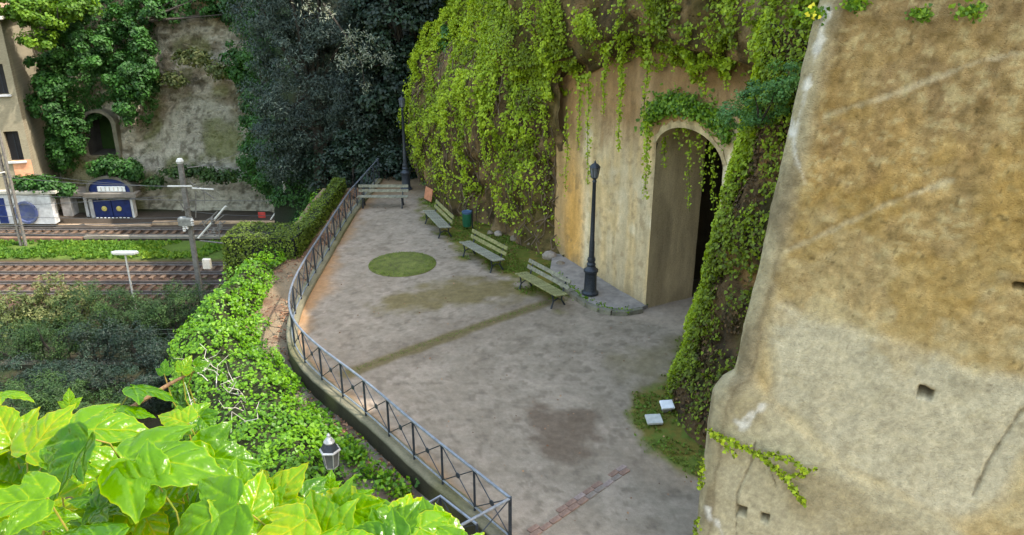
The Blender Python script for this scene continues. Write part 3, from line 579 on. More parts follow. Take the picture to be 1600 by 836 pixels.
# ---- bin
bp_ = G(730, 358); bn_ = empty('litter_bin', bp_, label='small green litter bin with a dark blue rim between two benches', cat='bin')
MB().lathe([(.02, .12), (.15, .12), (.165, .2), (.17, .62), (.15, .62), (.14, .3), (.02, .28)], 20).build('body', plain('bin_green', (.015, .10, .05), .5, .25, 10), bn_, True)
MB().lathe([(.15, .6), (.18, .61), (.185, .68), (.16, .69), (.12, .66)], 20).build('rim', plain('bin_blue', (.05, .09, .16), .4, .25, 10), bn_, True)
MB().tube([(0.19, 0.06, 0), (.19, .06, .75)], .022, 8).build('post', m_iron, bn_, True)
# ---- lamps
def lamp(loc, label, h=3.9):
    t = empty('lamp_post', loc, label=label, cat='lamp post', group='cast iron lamp posts on the terrace')
    MB().lathe([(.25, 0), (.25, .05), (.21, .08), (.185, .12), (.175, .6), (.18, .66), (.215, .7), (.215, .75), (.15, .8), (.12, .86)], 16).build('base', m_iron, t, True)
    MB().lathe([(.12, .86), (.135, .92), (.10, .98), (.125, 1.05), (.1, 1.12)], 16).build('collar', m_iron, t, True)
    MB().lathe([(.082, 1.1), (.078, 1.6), (.066, 1.64), (.05, h - .55), (.065, h - .53), (.05, h - .48), (.035, h - .46)], 14).build('shaft', m_iron, t, True)
    hd = MB().lathe([(.04, h - .46), (.09, h - .42), (.1, h - .40)], 12).build('lantern', m_iron, t, True)
    MB().lathe([(.09, h - .40), (.135, h - .12), (.128, h - .115)], 8).build('glass', plain('lantern_glass', (.13, .14, .16), .25, .3, 3, spec=.6), hd)
    for k in range(6):
        a_ = k * math.pi / 3; MB().tube([(.095 * math.cos(a_), .095 * math.sin(a_), h - .4), (.14 * math.cos(a_), .14 * math.sin(a_), h - .115)], .008, 4).build('lantern_bar', m_iron, hd)
    MB().lathe([(.155, h - .12), (.15, h - .1), (.09, h - .03), (.03, h), (.02, h + .05), (.008, h + .08)], 12).build('lantern_cap', m_iron, hd, True)
    return t
lamp(G(922, 458, .13), 'iron lamp post beside the nearest bench, against the tunnel wall')
lamp((-4.5, 32.9, 0), 'iron lamp post behind the far end bench, against dark trees')
# hooded lantern below the terrace, only its head above the vines
LP = np.array((-3.26, 12.1)); hl = empty('garden_lantern', (LP[0], LP[1], -3.2), label='grey metal lantern head rising above the near vine leaves beside the ledge', cat='lantern')
hl.scale = (.86, .86, 1); zl = 1.40 + 3.2; m_zinc = plain('weathered_zinc', (.42, .41, .40), .55, .35, 12, .4)
MB().tube([(0, 0, 0), (0, 0, zl - .62)], [.07, .045], 10).build('post', m_iron, hl, True)
hh = MB().lathe([(.05, zl - .62), (.14, zl - .58), (.15, zl - .56)], 6).build('lantern', m_zinc, hl)
MB().lathe([(.135, zl - .56), (.185, zl - .24), (.18, zl - .235)], 6).build('glass', plain('smoked_glass', (.10, .10, .10), .2, .3, 3, spec=.6), hh)
for k in range(6):
    a_ = k * math.pi / 3; MB().tube([(.14 * math.cos(a_), .14 * math.sin(a_), zl - .56), (.19 * math.cos(a_), .19 * math.sin(a_), zl - .235)], .012, 5).build('lantern_bar', m_zinc, hh)
MB().lathe([(.225, zl - .24), (.23, zl - .22), (.2, zl - .2)], 6).build('hood_rim', m_zinc, hh)
MB().lathe([(.195, zl - .2), (.12, zl - .08), (.1, zl - .07)], 6).build('hood', m_iron, hh); MB().lathe([(.11, zl - .075), (.12, zl - .05), (.05, zl + .03), (.03, zl + .05), (.045, zl + .08), (.01, zl + .12)], 10).build('finial', m_zinc, hh, True)
# ---- raised sidewalk by the portal
sw = [G(*q)[:2] for q in [(868, 438), (885, 456), (915, 478), (945, 490), (972, 493), (1000, 486)]] + [FA + FD * (WJ + .0) + FN * .0 - FN * .1, FA - FN * .3, np.array((1.35, 24.9)), np.array((1.2, 23.4))]
swo = tag(MB().prism([tuple(p) for p in sw], -.05, .105).build('sidewalk', plain('sidewalk_concrete', (.24, .21, .19), .95, .3, 3, bump=.4, bdist=.02)), 'raised strip of pavement under the lamp post by the tunnel wall', 'pavement', kind='structure')
kb = smooth(resample(np.array([G(*q)[:2] for q in [(868, 436), (885, 456), (915, 479), (945, 491), (972, 494), (1003, 487)]]), .08), 4); kn = normals2(kb)
nst = 9; idx = np.linspace(0, len(kb) - 1, nst + 1).astype(int)
for a_, b_ in zip(idx[:-1], idx[1:]):
    seg = kb[a_:b_ + 1]; d = seg[-1] - seg[0]; L_ = np.linalg.norm(d); o = MB().box((0, 0, 0), (L_ * .97, .16, .22), bev=.015).build('kerb_stone', m_curb, swo); mid = (seg[0] + seg[-1]) / 2
    o.location = (mid[0], mid[1], .03 + random.uniform(-.01, .01)); o.rotation_euler = (0, random.uniform(-.02, .02), math.atan2(d[1], d[0]))
# ---- stones
def boulder(loc, r, mat, label, seed, flat=.75):
    n = 14; th = np.linspace(0, math.pi, n); ph = np.linspace(0, 2 * math.pi, 22); T, Ph = np.meshgrid(th, ph, indexing='ij'); D = np.stack((np.sin(T) * np.cos(Ph), np.sin(T) * np.sin(Ph), np.cos(T)), 2)
    Pb = D * r * (.75 + .6 * (fbm(D, 1.6, 3, seed))[..., None]) * np.array((1, .85, flat)); Pb[:, -1] = Pb[:, 0]; Pb[0] = Pb[0].mean(0); Pb[-1] = Pb[-1].mean(0)
    o = link('boulder', npmesh('boulder', Pb, gridfaces(n, 22)[:, ::-1]), mat); o.location = (loc[0], loc[1], loc[2] + r * flat * .55); return tag(o, label, 'stone', 'loose stones at the foot of the cliff')
m_st1 = plain('pale_stone', (.30, .25, .21), .95, .35, 5, bump=.7, bdist=.03); m_st2 = plain('brown_stone', (.20, .16, .12), .95, .35, 5, bump=.7, bdist=.03)
for k, (x, y, r, m_, lab) in enumerate([(858, 404, .22, m_st1, 'largest pale boulder at the cliff foot behind the nearest bench'), (778, 368, .14, m_st1, 'small pale stone behind the middle bench'), (766, 366, .11, m_st2, 'small brown stone left of the pale one behind the middle bench'), (832, 386, .2, m_st2, 'brown rock at the cliff foot left of the largest boulder'), (876, 416, .15, m_st2, 'small brown stone between largest boulder and tunnel wall'), (806, 376, .18, m_st2, 'brown rock at the cliff foot between two benches')]):
    boulder(G(x, y), r, m_, lab, 200 + k)
# ---- marble plaques on the moss
m_mar = plain('white_marble', (.72, .72, .74), .5, .12, 7)
def plaque(x, y, size, label, mat, hz, rz, tilt):
    g = G(x, y); t = empty('stone_plaque', (g[0], g[1], 0), rz, label=label, cat='plaque'); MB().box((0, 0, hz / 2), (size[0] * .7, size[1] * .6, hz), bev=.01).build('block', m_conc, t)
    s_ = MB().box((0, 0, 0), (size[0], size[1], .05), bev=.008).build('slab', mat, t); s_.location = (0, -.02, hz + .03); s_.rotation_euler = (R(tilt), 0, 0)
plaque(1041, 642, (.29, .24), 'bright white marble block on the moss at the foot of the pier', m_mar, .14, R(8), 18)
plaque(1021, 660, (.34, .3), 'greyish stone slab lying just in front of the white marble block', plain('grey_marble', (.42, .42, .40), .6, .2, 9), .06, R(5), 8)
# ---- circle of grass
cg = G(629, 413); cm = MB().lathe([(1.10, .0), (1.09, .03), (1.0, .045), (.5, .06), (.05, .065)], 40).build('soil', plain('grass_soil', (.10, .11, .03), .95, .4, 4, bump=.8, bdist=.03, col2=(.16, .17, .04)), None)
gc = empty('grass_circle', (cg[0], cg[1], -.01), label='round patch of grass in the middle of the asphalt', cat='grass'); cm.parent = gc
r_ = 1.08 * np.sqrt(rng.random(5200)); t_ = rng.random(5200) * 6.283; Pp = np.stack((r_ * np.cos(t_), r_ * np.sin(t_) * 1.0, .05 + 0 * r_), 1)
gr = leaves('grass', Pp, rng.normal(0, 1, (5200, 3)) + (0, 0, .2), .05 + .05 * rng.random(5200), leafmat('circle_grass', [lin(82, 92, 26), lin(100, 118, 32), lin(112, 140, 46)], .25, .7), gc, 'blade', (0, 0, 1), .6); gr['kind'] = 'stuff'
# ---- moss and weed tufts
P, XY, m1, m2 = plazaPts; Nn = np.broadcast_to((0, 0, 1.), P.shape)
def mosspatch(dens, n, label, nm, mat=m_moss, s0=.03, s1=.05, tip=(0, 0, 1)):
    q, _ = scatter(P, Nn, n, dens); q[:, 2] += .02
    return tag(leaves(nm, q, rng.normal(0, .8, (n, 3)) + (0, 0, .6), s0 + s1 * rng.random(n), mat, None, 'leaf', tip, .8), label, 'moss', kind='stuff')
mosspatch(np.clip(m1, 0, 1) ** 2 * (fbm(P, 1.3, 3, 91) > .47), 9000, 'mossy weeds around the benches below the cliff', 'moss')
mosspatch(np.clip(m2, 0, 1) ** 2 * (fbm(P, 1.5, 3, 92) > .42), 5000, 'moss and low weeds around the white marble block', 'moss')
dsn = sdline(XY, seam); mosspatch(sm(.16, .02, dsn), 1500, 'thin line of moss crossing the asphalt diagonally', 'moss', s0=.012, s1=.018)
kq = np.repeat(kb, 8, 0); kq = np.c_[kq + rng.normal(0, .12, kq.shape) + (.12, .12), np.full(len(kq), .12)]; kk = fbm(kq, 2.2, 2, 94) > .5; kq = kq[kk]
tag(leaves('kerb_weeds', kq, rng.normal(0, .7, (len(kq), 3)) + (0, 0, .7), .07, m_ivyb, None, 'leaf', (0, 0, 1), .8), 'low weeds along the curved kerb by the lamp post', 'weeds', kind='stuff')
# ---- leaf litter
q, _ = scatter(ledgeP, np.broadcast_to((0, 0, 1.), ledgeP.shape), 2600, sm(.42, .6, fbm(ledgeP, 1.5, 3, 95)) * (.25 + sm(.35, .8, np.broadcast_to(np.linspace(0, 1, ledgeP.shape[1])[None], ledgeP.shape[:2])))); q[:, 2] += .02
tag(leaves('leaf_litter', q, rng.normal(0, .35, (len(q), 3)) + (0, 0, 1), .05 + .06 * rng.random(len(q)), m_litter, None, 'leaf', (1, 0, 0), 2), 'dead brown leaves scattered along the ledge outside the railing', 'leaves', kind='stuff')
q, _ = scatter(P, Nn, 1500, (.15 + m1 * .6 + sm(29, 32, P[..., 1]) + .5 * sm(.5, .1, sdpoly(XY, dk)))); q[:, 2] += .015
tag(leaves('fallen_leaves', q, rng.normal(0, .3, (len(q), 3)) + (0, 0, 1), .03 + .04 * rng.random(len(q)), m_litter, None, 'leaf', (1, 0, 0), 2), 'small dead leaves dotted over the asphalt terrace', 'leaves', kind='stuff')
# ================================================================ IVY ON THE CLIFFS
ci = empty('cliff_ivy', (0, 26, 0), label='yellow green ivy curtain covering the cliff above the benches', cat='ivy')
def put(o, par): o.matrix_parent_inverse = Matrix.Translation(-Vector(par.location)); return o
n_ = orient(PL, NL); st = fbm(PL * np.array((1.6, 1.6, .35)), 1., 4, 101); s2 = fbm(PL, .45, 4, 102); z = PL[..., 2]; sfar = np.linspace(0, 1, PL.shape[0])[:, None]
dens = sm(.41, .53, st * .65 + s2 * .35 + .06 * sm(3, 6, z) - .02 * sm(2.5, .8, z)) * sm(.2, 1.2, z) * (.45 + .6 * sm(1.2, 4.5, z)) * sm(.02, .1, sfar + sm(5, 6.5, z)); dens = dens * (z < 11.5)
q, nn = scatter(PL, n_, 95000, dens + .02); k = fbm(q, 1.2, 3, 103); q = q + nn * (.04 + .16 * rng.random((len(q), 1)) + .4 * sm(.48, .7, k)[:, None])
put(leaves('foliage', q, nn * .8 + rng.normal(0, .4, q.shape) + (0, 0, .35), (.042 + .055 * rng.random(len(q))), m_ivy, ci, 'ivy', (0, 0, -1), .5, 1.1 * k - .3 + .5 * rng.random(len(q)) + .12 * sm(3, 7, q[:, 2])), ci)['kind'] = 'stuff'
# dead vine stems
mbv = MB()
for k in range(150):
    i = rng.integers(4, int(PL.shape[0] * .75)); j = rng.integers(14, 55); pts = []
    for t in range(rng.integers(6, 18)):
        if j - t * 2 < 1: break
        ii = int(np.clip(i + rng.normal(0, .8), 0, PL.shape[0] - 1)); pts.append(PL[ii, j - t * 2] + n_[ii, j - t * 2] * (.06 + .1 * rng.random()))
    if len(pts) > 2: mbv.tube(pts, .012 + .012 * random.random(), 4, False)
put(mbv.build('stems', plain('vine_stem', (.13, .09, .06), .95, .4, 6), ci), ci)['kind'] = 'stuff'
# hanging strands, each its own part
def strand(pts, dn, par, mat=m_ivy, size=.075, spread=.06, tint0=.6):
    pts = resample(np.array(pts), .03); n = int(len(pts) * .03 * dn * 2); t = rng.random(n) ** 1.15; ii = (t * (len(pts) - 1)).astype(int)
    p = pts[ii] + rng.normal(0, spread, (n, 3)) * np.array((1, 1, .4)) * (1.15 - .6 * t[:, None]); N_ = np.array((-.8, -.55, .35)) + rng.normal(0, .45, (n, 3))
    V, F, k_ = leafarr(p, N_, size * (.6 + .7 * rng.random(n)) * (1.1 - .4 * t), 'ivy', (0, 0, -1), .45); mb = MB().tube(pts[::12], .008, 4, False); V2 = np.array(mb.v); 
    F2 = []
    for f in mb.f: F2 += [(f[0], f[1], f[2]), (f[0], f[2], f[3])]
    F = np.vstack((F, np.array(F2) + len(V))); tn = np.r_[np.repeat(np.clip(tint0 + .4 * (rng.random(n) - .5), 0, 1), k_), np.full(len(V2), .1)]
    return put(link('hanging_strand', npmesh('hanging_strand', np.vstack((V, V2)), F, False, tint=tn), mat, par), par)
pi_ = empty('portal_ivy', (3, 21, 6), label='ivy overhanging the tunnel wall with long strands trailing down it', cat='ivy')
def fstr(x0, y0, x1, y1, dn, out=.45, size=.08):
    a_ = ONP(x0, y0, FO3 + FN3 * out, FN3); b_ = ONP(x1, y1, FO3 + FN3 * out * .8, FN3); n = 8
    strand([a_ + (b_ - a_) * t + np.array((rng.normal(0, .03), rng.normal(0, .03), 0)) for t in np.linspace(0, 1, n)], dn, pi_, size=size)
for a_ in [(903, 120, 902, 235, 26), (918, 115, 918, 290, 30), (947, 55, 943, 182, 46), (975, 50, 966, 238, 56), (1012, 60, 1006, 195, 32), (1012, 195, 1010, 312, 42), (1050, 62, 1052, 112, 36), (1100, 80, 1098, 150, 34), (1140, 92, 1132, 142, 36), (885, 170, 884, 300, 22)]: fstr(*a_)
for a_ in [(1040, 205, 1037, 262, 34), (1075, 200, 1077, 330, 22), (1095, 205, 1098, 300, 26), (1112, 215, 1116, 330, 26), (1060, 200, 1060, 235, 20)]: fstr(*a_, out=-.2, size=.07)
for k in range(26):                     # strands on the left cliff itself
    i = rng.integers(3, int(PL.shape[0] * .62)); j0 = int(rng.integers(30, 62)); ln = int(rng.integers(10, 26)); pts = [PL[i, max(0, j0 - t)] + n_[i, j0] * .28 for t in range(0, ln, 3)]; bx = np.array([pts[0] + (0, 0, -.35 * t) for t in range(len(pts))]); bx[:, :2] = np.array(pts)[:, :2] * .5 + bx[:, :2] * .5
    strand(bx, rng.integers(30, 60), ci, tint0=.7)
n_u = orient(PU, NU); z = PU[..., 2]; tt = np.linspace(0, 1, PU.shape[1])[None, :]; s1 = fbm(PU, .9, 4, 111); s2 = fbm(PU * np.array((1.6, 1.6, .5)), 1.4, 3, 112)
dens = sm(.44, .54, s1 * .6 + s2 * .4) * (z < 12) * (.5 + sm(.3, .05, tt)); q, nn = scatter(PU, n_u, 44000, dens + .03); k = fbm(q, 1.3, 3, 113)
q = q + nn * (.05 + .18 * rng.random((len(q), 1)) + .3 * sm(.5, .7, k)[:, None]); put(leaves('foliage', q, nn * .8 + rng.normal(0, .4, q.shape) + (0, 0, .4), .04 + .052 * rng.random(len(q)), m_ivy, pi_, 'ivy', (0, 0, -1), .5, 1.0 * k - .3 + .5 * rng.random(len(q))), pi_)['kind'] = 'stuff'
# green fringe over the arch
t = rng.uniform(-1.15, 1.0, 2600); u = WJ + OW / 2 + t * (OW / 2 + .22); zz_ = SPR + .3 + (CRN + .12 - SPR) * np.sqrt(np.clip(1 - t * t * .75, 0, 1)); q = np.array([fpt(a_, b_, -.12) for a_, b_ in zip(u, zz_)]) + rng.normal(0, .10, (2600, 3)) + np.outer(np.abs(rng.normal(0, .2, 2600)), (0, 0, 1))
put(leaves('arch_fringe', q, FN3 + rng.normal(0, .5, q.shape) + (0, 0, .4), .05 + .05 * rng.random(2600), m_ivyb, pi_, 'ivy', (0, 0, -1), .7), pi_)['kind'] = 'stuff'
# pier ivy
pv = empty('pier_ivy', (4, 16, 0), label='ivy and brown dead vines clothing the rock buttress beside the tunnel', cat='ivy')
n_p = orient(PP, NP_); z = PP[..., 2]; s1 = fbm(PP, 1.5, 4, 121); tt = np.linspace(0, 1, PP.shape[0])[:, None]
edge_ = sm(.52, .62, tt) * (1 - sm(.86, .95, tt)); dens = (edge_ * 2.2 * sm(.34, .5, s1) + sm(.40, .54, s1) * (.5 + .5 * sm(2.0, 4.2, z))) * sm(.05, .4, z)
q, nn = scatter(PP, n_p, 36000, dens + .03); q = q + nn * (.03 + .17 * rng.random((len(q), 1))); ed = sm(15.4, 16.6, q[:, 1]) * .3
put(leaves('foliage', q, nn * .8 + rng.normal(0, .4, q.shape) + (0, 0, .35), .036 + .05 * rng.random(len(q)), m_ivy, pv, 'ivy', (0, 0, -1), .5, -.1 + .5 * rng.random(len(q)) + ed * 1.6 + .25 * sm(3, 6, q[:, 2])), pv)['kind'] = 'stuff'
q, nn = scatter(PP, n_p, 9000, sm(.4, .6, fbm(PP, 2, 3, 122)) * sm(.1, .4, z)); q = q + nn * (.02 + .1 * rng.random((len(q), 1)))
put(leaves('dead_foliage', q, nn + rng.normal(0, .6, q.shape), .06 + .05 * rng.random(len(q)), leafmat('dead_vine_leaf', [lin(58, 46, 34), lin(86, 68, 46), lin(110, 86, 58)], .1, .9, (1.2, 1, .7)), pv, 'leaf', (0, 0, -1), .6), pv)['kind'] = 'stuff'
def bush(name, centers, radii, nleaf, clumps, cr_, mat, label, cat, seed, size=(.08, .06), shape='leaf', trunk=True, group=None, tip=(0, 0, .3), tipj=.9, tmul=1.):
    base = np.array(centers[0]) - (0, 0, radii[0][2]); t = empty(name, base, label=label, cat=cat)
    if group: t['group'] = group
    Pc, Nc, Tc = crown(centers, radii, nleaf, clumps, cr_, seed); o = put(leaves('crown', Pc, Nc, size[0] + size[1] * rng.random(len(Pc)), mat, t, shape, tip, tipj, Tc * tmul), t)
    if trunk:
        mb = MB(); r = np.random.default_rng(seed)
        for c_, rad in zip(centers, radii):
            for k in range(3):
                e_ = np.array(c_) + r.normal(0, .35, 3) * np.array(rad); m_ = (base + e_) / 2 + r.normal(0, .1, 3) * np.array(rad); mb.tube([base, m_, e_], [.05 * max(rad), .03 * max(rad), .012 * max(rad)], 6)
        put(mb.build('trunk', m_bark, t, True), t)
    return t
bush('wall_shrub', [AT(1190, 160, 14.4), AT(1155, 178, 15.4), AT(1222, 125, 14.0)], [(.5, .4, .42), (.45, .35, .28), (.3, .3, .4)], 6500, 110, .13, m_ivyg, 'blue green shrub growing from the rock right above the tunnel arch', 'shrub', 131, (.03, .035), 'leaf')
# tufts on the near wall
def wpt(x, y, o=.06): return ONP(x, y, WO3 + WN3 * o, WPN)
ws = empty('wall_creeper', (3.4, 10.2, 2.4), label='green creeper trailing diagonally down the foot of the near wall', cat='ivy')
def wstr(pts, dn, size=.05): 
    p = resample(np.array([wpt(*q, .16) for q in pts]), .02); n = int(len(p) * .02 * dn); ii = rng.integers(0, len(p), n); q = p[ii] + rng.normal(0, .026, (n, 3))
    V, F, k_ = leafarr(q, WN3 + rng.normal(0, .5, (n, 3)) + (0, 0, .3), size * (.6 + .7 * rng.random(n)), 'ivy', (0, 0, -1), .7); mb = MB().tube(p[::8], .005, 4, False); F2 = [t_ for f in mb.f for t_ in ((f[0], f[1], f[2]), (f[0], f[2], f[3]))]
    put(link('creeper_stem', npmesh('creeper_stem', np.vstack((V, mb.v)), np.vstack((F, np.array(F2) + len(V))), False, tint=np.r_[np.repeat(rng.random(n), k_), np.full(len(mb.v), .0)]), m_ivy, ws), ws)
wstr([(1108, 672), (1140, 690), (1180, 708), (1215, 735), (1235, 760), (1258, 788)], 210); wstr([(1180, 708), (1215, 712), (1240, 720), (1255, 735)], 120); wstr([(1225, 745), (1250, 742), (1270, 735)], 110); wstr([(1112, 680), (1135, 700), (1150, 712)], 90)
wstr([(1098, 720), (1096, 745), (1094, 765)], 130); wstr([(1090, 810), (1086, 836)], 110)
for k, (x, y, s_, lab) in enumerate([(1338, 8, .12, 'small green tuft at the top edge of the near wall, left one'), (1440, 22, .10, 'sparse weeds near the top of the near wall, middle'), (1520, 18, .13, 'bright weeds near the top of the near wall, right one'), (1268, 20, .12, 'weeds with small yellow flowers on the near wall corner')]):
    c_ = wpt(x, y, .05); n = 120; q = c_ + rng.normal(0, s_ * .6, (n, 3)) * np.array((1.3, .5, .6)); t = empty('wall_weed', c_, label=lab, cat='weed'); put(leaves('leaf_tuft', q, WN3 + rng.normal(0, .6, (n, 3)), .03 + .03 * rng.random(n), m_ivyb, t, 'ivy', (0, 0, -1), 1), t)['kind'] = 'stuff'
    if k == 3:
        q = c_ + rng.normal(0, s_ * .4, (14, 3)); put(leaves('flowers', q, WN3 + rng.normal(0, .3, (14, 3)), .05, leafmat('yellow_petal', [(.75, .6, .03), (.8, .7, .06)], .2, .6), t, 'ivy', (0, 0, 1), 1), t)['kind'] = 'stuff'
# ================================================================ IVY BANK + HEDGES LEFT OF THE TERRACE
be = resample(bankedge[ob], .15); nb = 46; Pb = np.zeros((len(be), nb, 3)); sY = be[:, 1]
for j, t in enumerate(np.linspace(0, 1, nb)):
    wd = np.interp(sY, [10, 14, 16, 18, 20, 22, 24, 26, 34], [2.8, 3.0, 3.2, 3.1, 2.7, 2.0, 1.5, .5, .3]); hgt = -.08 + .62 * sm(.03, .4, t) - 1.0 * sm(.45, 1., t) - 4.2 * sm(.7, 1.0, t)
    Pb[:, j, 0] = be[:, 0] + .08 - wd * (t if t < .75 else .75 + (t - .75) * .4); Pb[:, j, 1] = be[:, 1] - .25 * wd * t; Pb[:, j, 2] = -.38 + hgt * np.clip(wd / 2, .3, 1)
d = fbm(Pb, 1.1, 4, 141) - .5; tsin = np.sin(np.linspace(0, 1, nb) * math.pi)[None] ** .5; Pb[..., 2] += d * .9 * tsin; Pb[..., 0] += (fbm(Pb, .9, 3, 142) - .5) * .7 * tsin
bk = empty('ivy_bank', (-7, 19, -.5), label='bright green ivy mounded over the bank outside the railing', cat='ivy')
put(link('soil', npmesh('soil', Pb, gridfaces(*Pb.shape[:2]), col=np.broadcast_to(lin(44, 48, 26), Pb.shape)), m_ground, bk), bk)
nbk = gridnormals(Pb); nbk = nbk * np.sign(nbk[..., 2:3] + 1e-6); q, nn = scatter(Pb, nbk, 52000, .35 + sm(.35, .6, fbm(Pb, 1.5, 3, 143))); k = fbm(q, 1.6, 3, 144)
q = q + nn * (.02 + .16 * rng.random((len(q), 1)) + .22 * sm(.45, .65, k)[:, None]); put(leaves('foliage', q, nn + rng.normal(0, .45, q.shape) + (.2, -.2, .5), (.042 + .06 * rng.random(len(q)) ** 1.5), m_bank, bk, 'ivy', (0, -.4, -1), .7, .6 * k + .45 * rng.random(len(q)) - .05), bk)['kind'] = 'stuff'
# bare twigs poking out of the bank
tw_ = empty('bare_twigs', G(370, 620, -.2), label='pale bare twigs poking out of the ivy bank', cat='twigs'); r = np.random.default_rng(5)
for k in range(9):
    p = G(360 + r.uniform(-35, 35), 640 + r.uniform(-50, 40), -.1); pts = [p]
    for s_ in range(7): pts.append(pts[-1] + np.array((r.normal(-.02, .12), r.normal(0, .1), r.uniform(.04, .17))))
    put(MB().tube(pts, list(np.linspace(.016, .004, len(pts))), 5).build('twig', plain('pale_twig', (.42, .38, .33), .9, .2, 10), tw_), tw_)
    e_ = pts[3]; put(MB().tube([e_, e_ + r.normal(0, .15, 3) + (0, 0, .12), e_ + r.normal(0, .25, 3) + (0, 0, .2)], [.008, .006, .003], 4).build('twig', bpy.data.materials['pale_twig'], tw_), tw_)
# small weeds at near end of the ledge
for k, (x, y, s_) in enumerate([(560, 715, .2), (575, 742, .25), (600, 756, .22), (625, 772, .22), (545, 700, .22)]):
    c_ = G(x, y, -.3); n = 170; q = c_ + rng.normal(0, s_ * .6, (n, 3)) * np.array((1, 1, .7)) + (0, 0, .1); t = empty('ledge_weed', c_, label=['leafy weed nearest the lantern on the ledge', 'second leafy weed from the lantern along the ledge', 'third leafy weed from the lantern along the ledge', 'leafy weed on the ledge closest to the ledge rail', 'leafy weed right behind the lantern head'][k], cat='weed', group='weeds along the ledge'); put(leaves('leaf_tuft', q, rng.normal(0, .6, (n, 3)) + (0, 0, .7), .05 + .05 * rng.random(n), m_bank, t, 'ivy', (0, 0, -1), 1), t)['kind'] = 'stuff'
def hedge(name, poly_lo, size, rz, label, n, seed, wav=.12, lf=.05, mat=None):
    t = empty(name, poly_lo, rz, label=label, cat='hedge'); sx, sy, sz = size; res = .12
    faces = [((0, 0, sz), (sx, 0, 0), (0, sy, 0), (0, 0, 1)), ((0, 0, 0), (sx, 0, 0), (0, 0, sz), (0, -1, 0)), ((0, 0, 0), (0, sy, 0), (0, 0, sz), (-1, 0, 0)), ((sx, 0, 0), (0, sy, 0), (0, 0, sz), (1, 0, 0)), ((0, sy, 0), (sx, 0, 0), (0, 0, sz), (0, 1, 0))]
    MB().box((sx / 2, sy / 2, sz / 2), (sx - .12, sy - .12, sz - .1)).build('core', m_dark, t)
    Ps = []; Ns = []
    for o_, a_, b_, nn in faces:
        ar = np.linalg.norm(a_) * np.linalg.norm(b_); m = int(n * ar / (sx * sy + 2 * sx * sz + 2 * sy * sz)); q = np.array(o_) + rng.random((m, 1)) * np.array(a_) + rng.random((m, 1)) * np.array(b_); dd = (fbm(q + seed, 1.4, 3, seed) - .5) * wav * 2
        Ps.append(q + np.array(nn) * (dd + rng.normal(0, .03, m))[:, None]); Ns.append(np.array(nn) + rng.normal(0, .5, (m, 3)) + (0, 0, .2))
    q = np.vstack(Ps); leaves('foliage', q, np.vstack(Ns), lf + lf * rng.random(len(q)), mat or m_hedge, t, 'leaf', (0, 0, .2), .9, .5 * fbm(q, 1.2, 3, seed + 1) + .5 * rng.random(len(q)) + .0)['kind'] = 'stuff'
    return t
hedge('clipped_hedge', (-9.9, 25.6, -1.9), (2.55, 1.7, 2.3), R(-4), 'boxy clipped hedge with flat mossy top left of the railing bend', 15000, 151)
hedge('low_hedge', (-7.75, 26.6, -.6), (.5, 7.2, .85), R(0), 'narrow low hedge running beside the far stretch of railing', 9000, 152, .1)
# ================================================================ BEHIND THE TERRACE: TREES
hx = np.linspace(-12.2, 14, 60); hv = np.linspace(0, 1, 40); Hx, Hv = np.meshgrid(hx, hv, indexing='ij'); hill = np.zeros(Hx.shape + (3,)); hill[..., 0] = Hx; hill[..., 1] = 37 + 22 * Hv + 3.5 * sm(-8, -20, Hx); hill[..., 2] = -9 + 34 * Hv ** .6 + 0 * Hx
hill[..., 2] = np.where(Hv < .02, -9, hill[..., 2]) + (fbm(hill, .25, 4, 161) - .5) * 3; hill[..., 1] += (fbm(hill, .3, 4, 162) - .5) * 2
# keep the slope behind the terrace end
hill[..., 1] = np.maximum(hill[..., 1], 35.8 + 6 * sm(-9, -16, hill[..., 0]))
tag(link('wooded_slope', npmesh('wooded_slope', hill, gridfaces(60, 40), col=mixc(np.broadcast_to(lin(34, 36, 26), hill.shape).copy(), lin(28, 44, 24), sm(.4, .6, fbm(hill, .8, 3, 163)))), m_ground), 'dark wooded slope rising behind the end of the terrace', 'slope', kind='structure')
def tree(name, base, centers, radii, nleaf, clumps, cr_, mat, label, seed, size=(.12, .1), shape='thin', tip=(0, 0, -.6), tipj=.8, tmul=1.):
    t = empty(name, base, label=label, cat='tree'); Pc, Nc, Tc = crown(centers, radii, nleaf, clumps, cr_, seed)
    put(leaves('crown', Pc, Nc, size[0] + size[1] * rng.random(len(Pc)), mat, t, shape, tip, tipj, Tc * tmul), t)
    r = np.random.default_rng(seed); top = np.mean([c_[2] for c_ in centers]); b = np.array(base, float); axis = [b, b + (0.1, 0, (top - b[2]) * .4), b + (r.normal(0, .3), r.normal(0, .3), (top - b[2]) * .8), np.array(centers[int(np.argmax([c_[2] for c_ in centers]))])]
    R0 = .035 * (top - b[2]) + .1; put(MB().tube(axis, [R0, R0 * .75, R0 * .5, R0 * .15], 8).build('trunk', m_bark, t, True), t); mb = MB()
    for c_, rad in zip(centers, radii):
        for k in range(5):
            st_ = axis[1] + (axis[2] - axis[1]) * r.random(); e_ = np.array(c_) + unit(r.normal(size=3)) * np.array(rad) * .7; mb.tube([st_, (st_ + e_) / 2 + (0, 0, .3), e_], [R0 * .3, R0 * .18, R0 * .05], 5)
    put(mb.build('limbs', m_bark, t, True), t); return t
